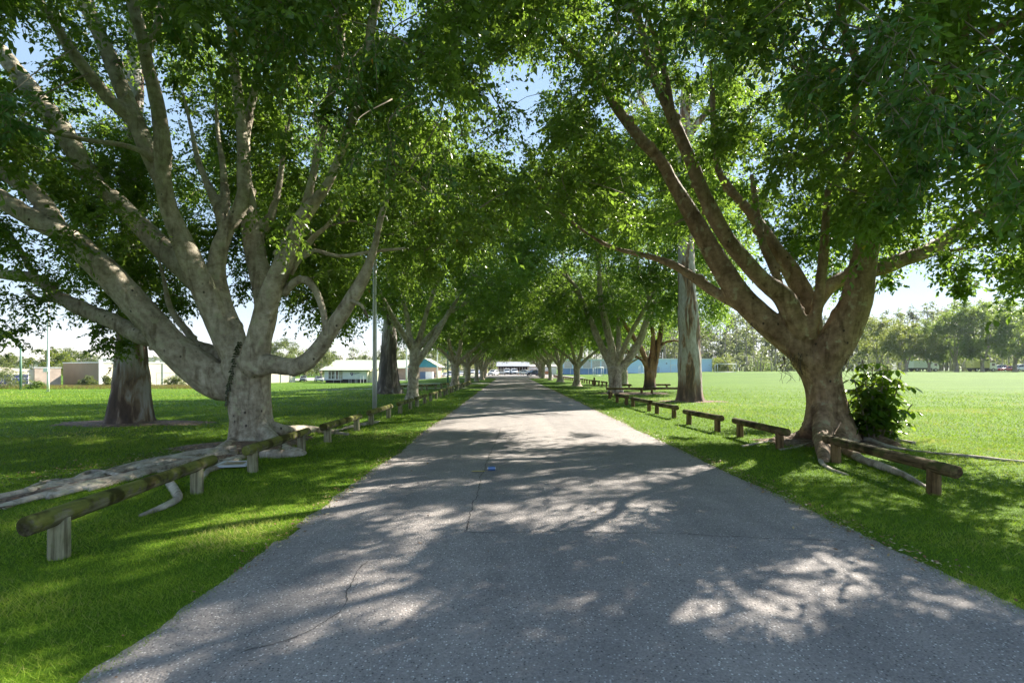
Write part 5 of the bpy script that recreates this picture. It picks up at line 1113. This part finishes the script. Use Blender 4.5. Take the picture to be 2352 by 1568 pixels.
for (a, b) in ((.95, 1.6), (1.7, 2.45)):
    f = part('window', M['white'], ch, (a - .05, b + .05, -.04, -.002, 1.0, 2.95)); part('pane', M['glass'], f, (a + .03, b - .03, -.07, -.042, 1.06, 2.88))
dr = part('door', plain('brown_door', (.16, .09, .07), .5), ch, (2.75, 3.3, -.05, -.002, .96, 2.9)); part('frame', M['white'], dr, (2.62, 2.75, -.06, -.002, .95, 2.95), (3.3, 3.42, -.06, -.002, .95, 2.95))
part('panel', plain('beige_panel', (.36, .34, .26), .7), ch, (3.5, 4.35, -.05, -.002, .96, 2.95))
part('deck', M['white'], ch, (.0, 4.4, -1.3, -.02, .78, .93))
for k in range(6): part('deck_post', M['steel'], ch, (.05 + k * .85, .1 + k * .85, -1.28, -1.22, 0 if k in (0, 3, 5) else .93, 1.85))
part('handrail', M['steel'], ch, (0, 6.6, -1.29, -1.23, 1.85, 1.92))
sg = obj('sign', (lambda bm: (prism(bm, [(6.25, 2.62), (7.05, 2.62), (6.98, 2.1), (6.65, 1.75), (6.32, 2.1)], 'y', -.05, -.002), bm)[1])(bmesh.new()), plain('navy_shield', (.02, .035, .13), .5), ch)
obj('emblem', (lambda bm: (prism(bm, [(6.45, 2.5), (6.85, 2.5), (6.8, 2.15), (6.65, 1.98), (6.5, 2.15)], 'y', -.07, -.052), bm)[1])(bmesh.new()), plain('pale_emblem', (.42, .38, .48), .6), sg)
def glyphs(x0, z0, h, pattern, name):
    bm = bmesh.new(); x = x0; rr = random.Random(4)
    for c in pattern:
        if c == ' ': x += h * .5; continue
        wv = h * .55
        box(bm, x, x + h * .14, -.03, -.002, z0, z0 + h)
        if c in 'xo': box(bm, x + wv - h * .14, x + wv, -.03, -.002, z0, z0 + h * (1 if c == 'x' else .7))
        if rr.random() < .7: box(bm, x + h * .145, x + wv - h * .145, -.028, -.002, z0 + h * .43, z0 + h * .57)
        if rr.random() < .6: box(bm, x + h * .145, x + wv - h * .145, -.028, -.002, z0 + h * .86, z0 + h * .995)
        x += wv + h * .14
    obj(name, bm, plain('sign_teal', (.05, .12, .14), .6), ch)
glyphs(7.2, 2.38, .2, 'xix xoxoox', 'lettering'); glyphs(7.2, 2.1, .14, 'oooxoi ox', 'lettering')
for (a, b) in ((6.4, 6.9), (7.9, 8.3), (9.2, 9.9)): part('gate_frame', M['white'], ch, (a, a + .07, -1.6, -1.53, 0, 1.95), (b, b + .07, -1.6, -1.53, 0, 1.95), (a + .07, b, -1.6, -1.53, 1.86, 1.95))
# long hall with green roof behind and teal gable
ha = thing('hall', 'long hall with a pale green roof ending in a teal gable', 'hall', (-56, 160, -1.75))
part('wall', brick, ha, (0, 24, 0, 14, 0, 3.6)); bm = bmesh.new(); prism(bm, [(-1, 3.61), (7, 6.2), (15, 3.61), (15, 3.8), (7, 6.4), (-1, 3.8)], 'x', -.8, 24); obj('roof', bm, groof, ha)
teal = plain('teal_panel', (.03, .2, .24), .5)
bm = bmesh.new(); prism(bm, [(24.2, 4.0), (34, 4.0), (29.8, 6.6)], 'y', -.3, -.05); obj('gable', bm, teal, ha)
part('gable_wall', brick, ha, (24.6, 33.4, 0, 12, 0, 3.98)); bm = bmesh.new(); prism(bm, [(23.8, 4.0), (29.8, 6.62), (34.4, 4.0), (34.4, 4.15), (29.8, 6.8), (23.8, 4.15)], 'y', -.5, 12.5); obj('gable_roof', bm, groof, ha)
part('roller_door', cladding('blue_roller', (.1, .16, .24), 3, 'z'), ha, (28.2, 30.6, -.06, -.002, 0, 2.6)); part('window', M['glass'], ha, (31.2, 33, -.05, -.002, 1, 2.2))
part('kiosk', M['white'], ha, (30.9, 33.0, -6, -4, 0, 2.6))
bk = thing('bank', 'dry grassy bank behind the car park', 'bank', (0, 0, 0)); bk['kind'] = 'structure'
bm = bmesh.new(); prism(bm, [(222, -2), (240, 1.9), (300, 2.1), (300, -2)], 'x', -30, -8.5); obj('slope', bm, plain('dry_grass', (.36, .33, .13), .95, 0, .2, .5), bk)
# building at the end of the avenue
eb = thing('pavilion', 'low open fronted pavilion with white posts and a pale ribbed roof at the avenue end', 'pavilion', (-3.4, 162, -.1))
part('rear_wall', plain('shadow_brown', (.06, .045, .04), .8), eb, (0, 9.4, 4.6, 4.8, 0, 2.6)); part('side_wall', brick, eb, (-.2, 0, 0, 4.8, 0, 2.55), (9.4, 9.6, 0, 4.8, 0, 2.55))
bm = bmesh.new(); prism(bm, [(-.6, 2.56), (4.9, 4.0), (4.9, 4.15), (-.6, 2.72)], 'x', -.6, 10.0); obj('roof', bm, cladding('white_ribbed_roof', (.3, .31, .33), 1.5, 'x', .03, .5), eb)
part('gutter', M['dark'], eb, (-.6, 10, -.72, -.605, 2.45, 2.62))
for k in range(12): part('post', M['white'], eb, (k * .85 - .04, k * .85 + .04, -.04, .04, 0, 2.57))
lw = thing('brick_wall', 'low orange brick wall right of the far pavilion', 'wall', (6.4, 164, -.05)); part('wall', plain('orange_brick', (.5, .22, .1), .9, 0, .2, 2), lw, (0, 7, 0, .3, 0, 1.1)); part('capping', M['white'], lw, (-.05, 7.05, -.04, .34, 1.1, 1.2)); 
wb = thing('shed', 'white shed behind the low orange wall', 'shed', (6.8, 170, -.05)); part('wall', M['white'], wb, (0, 9, 0, 6, 0, 2.6)); bm = bmesh.new(); prism(bm, [(-.3, 2.61), (6.3, 3.2), (6.3, 3.3), (-.3, 2.72)], 'x', -.3, 9.3); obj('roof', bm, M['concrete'], wb)
# blue sheds across the field
blue = cladding('pale_blue_wall', (.48, .70, .90), .9, 'x', .03, .2); dblue = plain('mid_blue_base', (.2, .33, .55), .7)
b1 = thing('blue_shed', 'plain pale blue shed with small vents, behind the tan gum', 'shed', (34.5, 150, .45))
part('wall', blue, b1, (0, 25.0, 0, .25, 0, 4.1)); part('end_wall', blue, b1, (24.75, 25, .25, 12, 0, 4.1), (0, .25, .25, 12, 0, 4.1)); part('roof', M['white'], b1, (-.2, 25.2, -.2, 12, 4.1, 4.32))
for vx in (6.2, 11.5, 19.5): part('vent', M['dark'], b1, (vx, vx + .35, -.04, -.002, 2.75, 3.0))
for k in range(1, 4): part('wall_joint', M['steel'], b1, (k * 6.4 - .04, k * 6.4 + .04, -.04, -.002, 0, 4.1))
dd = part('door', plain('pale_blue_door', (.5, .7, .86), .5), b1, (13, 14.4, -.05, -.002, .02, 2.4)); part('frame', M['white'], dd, (12.9, 13, -.07, -.002, 0, 2.5), (14.4, 14.5, -.07, -.002, 0, 2.5), (13, 14.4, -.07, -.002, 2.4, 2.5))
dd = part('door', plain('grey_blue_door', (.33, .45, .6), .5), b1, (7.4, 9.6, -.05, -.002, .02, 1.9)); part('frame', M['white'], dd, (7.3, 7.4, -.07, -.002, 0, 2), (9.6, 9.7, -.07, -.002, 0, 2), (7.4, 9.6, -.07, -.002, 1.9, 2))
part('roof_pipe', M['white'], b1, (22, 22.2, 3, 3.2, 4.32, 5.1), (12, 12.1, 5, 5.1, 4.32, 6.3), (8, 8.1, 5, 5.1, 4.32, 6.6))
part('bench', M['steel'], b1, (20.5, 22.5, -.6, -.2, .42, .5), (20.7, 20.78, -.5, -.3, 0, .42), (22.2, 22.28, -.5, -.3, 0, .42))
b2 = thing('louvred_building', 'pale blue building with rows of white louvred windows over a darker base', 'building', (15.5, 151, .1))
part('wall', blue, b2, (0, 18.8, 0, .25, 1.75, 4.3)); part('base_wall', dblue, b2, (0, 18.8, .05, .25, 0, 1.75)); part('end_wall', blue, b2, (18.55, 18.8, .25, 12, 0, 4.3), (0, .25, .25, 12, 0, 4.3)); part('roof', M['white'], b2, (-.2, 19, -.3, 12, 4.3, 4.5))
for k in range(5):
    wx = .7 + k * 2.75; f = part('window', M['white'], b2, (wx, wx + 2.5, -.05, -.002, 1.9, 4.1))
    bm = bmesh.new()
    for q in range(7): box(bm, wx + .12, wx + 2.38, -.08, -.052, 2.0 + q * .3, 2.13 + q * .3)
    obj('pane', bm, M['glass'], f)
for k in range(8): part('pier', M['white'], b2, (k * 2.65 - .06, k * 2.65 + .06, -.14, -.06, 0, 1.9))
part('sill', M['white'], b2, (0, 18.8, -.12, -.002, 1.76, 1.88))

# ------------------------------------------------------------------ vehicles
PAINT = {k: paint('paint_' + k, c) for k, c in {'white': (.8, .8, .8), 'silver': (.5, .52, .55), 'blue': (.16, .24, .4), 'navy': (.015, .02, .05), 'red': (.4, .03, .03), 'grey': (.25, .27, .3), 'cream': (.62, .6, .5), 'yellow': (.62, .55, .2), 'black': (.02, .02, .025)}.items()}
PROF = {  # stations: x, half width, bottom, top (body); cabin stations: x, half width, z
 'hatch': (4.1, [(-2.05, .66, .45, .62), (-1.95, .78, .3, .8), (-1.2, .85, .25, .93), (-.6, .86, .22, .98), (.9, .86, .22, 1.0), (1.8, .83, .3, 1.0), (2.0, .78, .35, .9), (2.05, .7, .45, .7)], [(-1.0, .74, .95), (-.25, .63, 1.44), (.5, .64, 1.50), (1.4, .62, 1.44), (1.95, .70, .98)]),
 'sedan': (4.7, [(-2.35, .66, .42, .62), (-2.25, .8, .3, .78), (-1.4, .87, .25, .92), (-.7, .88, .22, .96), (1.0, .88, .22, .98), (2.0, .85, .3, 1.0), (2.3, .8, .35, .92), (2.35, .7, .45, .7)], [(-1.1, .76, .93), (-.3, .63, 1.40), (.5, .64, 1.45), (1.0, .62, 1.40), (1.75, .72, .98)]),
 'wagon': (4.8, [(-2.4, .72, .5, .75), (-2.3, .86, .38, .98), (-1.5, .92, .32, 1.1), (-.8, .93, .3, 1.13), (1.2, .93, .3, 1.15), (2.2, .9, .36, 1.15), (2.35, .86, .42, 1.05), (2.4, .8, .5, .8)], [(-1.15, .82, 1.1), (-.5, .72, 1.70), (.6, .73, 1.78), (2.0, .72, 1.74), (2.3, .8, 1.12)]),
 'van': (4.9, [(-2.45, .75, .5, .8), (-2.35, .88, .38, 1.0), (-1.7, .92, .3, 1.15), (-.9, .94, .28, 1.25), (1.2, .94, .28, 1.25), (2.3, .93, .34, 1.25), (2.42, .9, .42, 1.2), (2.45, .85, .5, 1.0)], [(-2.0, .84, 1.05), (-1.3, .8, 1.85), (0, .82, 1.95), (2.2, .82, 1.93), (2.42, .86, 1.2)])}
def vehicle(kind, x, y, rz, colour, label, name=None, group=None, z=None):
    Lc, body, cab = PROF[kind]
    t = thing(name or ('parked_van' if kind == 'van' else 'parked_car'), label, 'van' if kind == 'van' else 'car', (x, y, (terr(x, y) + .06) if z is None else z), rz, group)
    def loft(rows):
        bm = bmesh.new(); rs = [[bm.verts.new(p) for p in r] for r in rows]; k = len(rs[0])
        for a, b in zip(rs, rs[1:]):
            for i in range(k): bm.faces.new((a[i], a[(i+1) % k], b[(i+1) % k], b[i]))
        bm.faces.new(rs[0][::-1]); bm.faces.new(rs[-1]); return bm
    def sec(x_, w_, a, b): e = min(.12, (b - a) * .35); return [(x_, -w_ + e * .6, a), (x_, w_ - e * .6, a), (x_, w_, a + e), (x_, w_, b - e), (x_, w_ - e, b), (x_, -w_ + e, b), (x_, -w_, b - e), (x_, -w_, a + e)]
    obj('body', loft([sec(*s) for s in body]), PAINT[colour], t, True)
    zb = min(cab[0][2], cab[-1][2]) - .04
    rows = [[(x_, -w_ - (.10 if i in (1, 2, 3) else 0), zb), (x_, w_ + (.10 if i in (1, 2, 3) else 0), zb), (x_, w_, z_ - .05 if i in (1, 2, 3) else z_), (x_, -w_, z_ - .05 if i in (1, 2, 3) else z_)] for i, (x_, w_, z_) in enumerate(cab)]
    obj('windows', loft(rows), M['glass'], t)
    bm = bmesh.new(); pts = cab[1:4]; th = [[bm.verts.new((x_, s * (w_ + .01), z_ + dz)) for s in (-1, 1)] + [bm.verts.new((x_, s * (w_ - .06 if dz2 else w_ + .01), z_ + dz2)) for s, dz2 in ((1, .03), (-1, .03))] for (x_, w_, z_) in pts for dz in (-.06,)]
    for a, b in zip(th, th[1:]):
        for i in range(4): bm.faces.new((a[i], a[(i+1) % 4], b[(i+1) % 4], b[i]))
    bm.faces.new(th[0][::-1]); bm.faces.new(th[-1]); obj('roof', bm, PAINT[colour], t)
    bm = bmesh.new()
    for s in (-1, 1):
        for (i, j) in ((0, 1), (3, 4)):
            a, b = cab[i], cab[j]; cyl(bm, (a[0], s * (a[1] + .05), a[2]), (b[0], s * (b[1] + (.03)), b[2] - .02), .05, .05, 6)
        m_ = cab[2]; cyl(bm, (m_[0] - .1, s * (m_[1] + .1), zb), (m_[0], s * (m_[1] + .02), m_[2] - .03), .05, .05, 6)
    obj('pillars', bm, PAINT[colour], t)
    wr = .36 if kind in ('wagon', 'van') else .31
    for wx in (-Lc * .31, Lc * .29):
        for s in (-1, 1):
            bm = bmesh.new(); wy = body[3][1]; cyl(bm, (wx, s * (wy - .17), wr), (wx, s * (wy + .015), wr), wr, wr, 18); wl = obj('wheel', bm, M['rubber'], t)
            bm = bmesh.new(); cyl(bm, (wx, s * (wy - .02), wr), (wx, s * (wy + .03), wr), wr * .66, wr * .58, 12); obj('rim', bm, M['alloy'], wl)
    xf = body[0][0]
    for s in (-1, 1): part('headlight', M['lamp'], t, (xf - .02, xf + .14, s * .58 - .14, s * .58 + .14, body[1][3] - .22, body[1][3] - .05))
    part('grille', M['dark'], t, (xf - .03, xf + .1, -.4, .4, body[0][2] + .02, body[0][2] + .16))
    part('bumper', M['dark'] if kind in ('wagon',) else PAINT[colour], t, (xf - .06, xf + .2, -.76, .76, body[1][2] + .02, body[1][2] + .14))
    return t
F_ = R(90)   # nose (-x) turned to face the camera
gE = 'cars at the end of the avenue'
vehicle('wagon', -.55, 152, F_, 'white', 'white four wheel drive facing the camera beside the cage trailer', group=gE, z=.03)
vehicle('wagon', 1.5, 151, F_ + .1, 'white', 'white car facing the camera in front of the pavilion, next to the orange bollards', group=gE, z=.03)
vehicle('hatch', -4.0, 132, F_ - .35, 'white', 'white hatchback half hidden behind the fig stems at the avenue end', group=gE, z=.03)
vehicle('sedan', 4.8, 143, F_ + 1.0, 'cream', 'cream coloured car parked behind the dark hatchback', group=gE, z=.03)
vehicle('hatch', 6.2, 128, F_ - 1.15, 'navy', 'dark navy hatchback parked on the grass edge', group=gE, z=terr(6.2, 128))
tq = thing('cage_trailer', 'silver cage trailer parked on the avenue end', 'trailer', (-2.0, 143, .03))
part('tray', M['steel'], tq, (-.8, .8, -1.1, 1.1, .5, .95)); bm = bmesh.new()
for k in range(9): box(bm, -.8 + k * .195, -.76 + k * .195, -1.1, -1.06, .95, 1.6)
box(bm, -.8, .8, -1.11, -1.055, 1.6, 1.66); box(bm, -.8, .8, -1.11, -1.055, 1.25, 1.29); obj('cage', bm, M['steel'], tq)
for s in (-1, 1): bm = bmesh.new(); cyl(bm, (s * .82, 0, .32), (s * .98, 0, .32), .32, .32, 16); wl = obj('wheel', bm, M['rubber'], tq); bm = bmesh.new(); cyl(bm, (s * .9, 0, .32), (s * .995, 0, .32), .2, .17, 12); obj('rim', bm, M['alloy'], wl)
orange = plain('orange_plastic', (.65, .2, .05), .5)
for (x, y, lab) in ((2.7, 146, 'orange bollard next to the white car'), (3.6, 148, 'orange bollard further from the white car')):
    b = thing('safety_bollard', lab, 'bollard', (x, y, .03), 0, 'orange bollards at the avenue end'); bm = bmesh.new(); cyl(bm, (0, 0, .05), (0, 0, 1.1), .14, .08, 12); obj('post', bm, orange, b, True); part('base', M['rubber'], b, (-.22, .22, -.22, .22, 0, .05)); bm = bmesh.new(); cyl(bm, (0, 0, .6), (0, 0, .8), .122, .105, 12); obj('reflector', bm, M['white'], b, True)
gC = 'cars in the sunny car park'
spec = [(952, 176, 'wagon', 'silver', 'silver wagon at the near end of the car park, below the white pole'), (968, 172, 'sedan', 'white', 'white sedan in the front row beside the silver wagon'), (983, 172, 'sedan', 'silver', 'silver sedan in the front row next to the white one'), (995, 188, 'sedan', 'red', 'red car in the second row of the car park'), (1008, 176, 'wagon', 'blue', 'blue wagon just past the red car'), (1022, 174, 'hatch', 'silver', 'silver hatchback behind the green pole'), (1034, 186, 'van', 'white', 'white van in the second row of the car park'),
        (1046, 176, 'hatch', 'grey', 'grey hatchback seen behind the third fig stem'), (1060, 172, 'sedan', 'white', 'white sedan between the third and fourth fig stems'), (1070, 186, 'sedan', 'silver', 'silver sedan in the second row behind the fourth fig'), (1086, 174, 'wagon', 'white', 'white wagon past the fourth fig stem'), (1097, 182, 'sedan', 'white', 'white sedan at the far end of the second row'), (1106, 170, 'hatch', 'blue', 'blue hatchback at the far end of the front row')]
for (px, Y, k, c, lab) in spec: vehicle(k, (px - CX) / FPX * Y, Y, F_ + random.uniform(-.12, .12), c, lab, group=gC)
vehicle('van', (876 - CX) / FPX * 135, 135, .15, 'blue', 'blue van seen beside the old shaggy gum bole')
vehicle('sedan', (732 - CX) / FPX * 136, 136, F_ + .5, 'silver', 'silver car parked at the end of the clubhouse')
vehicle('sedan', (697 - CX) / FPX * 140, 140, F_ + .3, 'grey', 'dark grey car under the trees beside the clubhouse')
vehicle('sedan', (2312 - CX) / FPX * 140, 140, .1, 'red', 'red car under the drooping trees across the field')
vehicle('wagon', (2290 - CX) / FPX * 141, 141, .05, 'silver', 'silver wagon between the yellow truck and the red car')
vehicle('van', (2345 - CX) / FPX * 142, 142, .05, 'white', 'white van beside the red car under the trees')
def truck(px, Y, boxc, cabc, lab, Lb, hb):
    x = (px - CX) / FPX * Y; t = thing('box_truck', lab, 'truck', (x, Y, terr(x, Y)), 0)
    part('cargo_box', cladding('cargo_' + boxc, tuple(PAINT[boxc].node_tree.nodes['Color Ramp'].color_ramp.elements[0].color[:3]), 2, 'x'), t, (-Lb / 2, Lb / 2, -1.2, 1.2, 1.0, 1.0 + hb)); part('chassis', M['dark'], t, (-Lb / 2, Lb / 2 + 1.9, -.9, .9, .55, .98))
    bm = bmesh.new(); prism(bm, [(Lb / 2 + .15, .7), (Lb / 2 + 2.0, .7), (Lb / 2 + 2.0, 1.5), (Lb / 2 + 1.6, 2.4), (Lb / 2 + .15, 2.45)], 'y', -1.1, 1.1); cbn = obj('cab', bm, PAINT[cabc], t)
    part('window', M['glass'], cbn, (Lb / 2 + .7, Lb / 2 + 1.5, -1.13, -1.102, 1.55, 2.2))
    for wx in (-Lb * .3, Lb / 2 + 1.1):
        for s in (-1, 1): bm = bmesh.new(); cyl(bm, (wx, s * .85, .48), (wx, s * 1.12, .48), .48, .48, 18); wl = obj('wheel', bm, M['rubber'], t); bm = bmesh.new(); cyl(bm, (wx, s * 1.0, .48), (wx, s * 1.14, .48), .28, .24, 12); obj('rim', bm, M['alloy'], wl)
truck(2246, 139, 'yellow', 'white', 'truck with a pale yellow cargo box under the drooping trees', 4.2, 1.9)
truck(2112, 142, 'white', 'white', 'white truck behind the second tree across the field', 5.0, 2.0)
wood('undergrowth', 'low dark scrub behind the tree row across the field', (60, 190), (146, 160), (3.5, 7), 110, .45, 8, 8, 15, .05, 2.2)
# ------------------------------------------------------------------ air
hz = B((-420, 420, -40, 420, -4.5, 45)); m, nt_, b_ = mat('air'); nt_.nodes.remove(b_)
pv = N(nt_, 'ShaderNodeVolumePrincipled'); pv.inputs['Color'].default_value = (.78, .88, 1, 1); pv.inputs['Density'].default_value = .00012; pv.inputs['Anisotropy'].default_value = .35
nt_.links.new(pv.outputs[0], nt_.nodes['Material Output'].inputs['Volume'])
tag(obj('haze', hz, m), 'thin pale haze over the field', 'haze', kind='stuff')
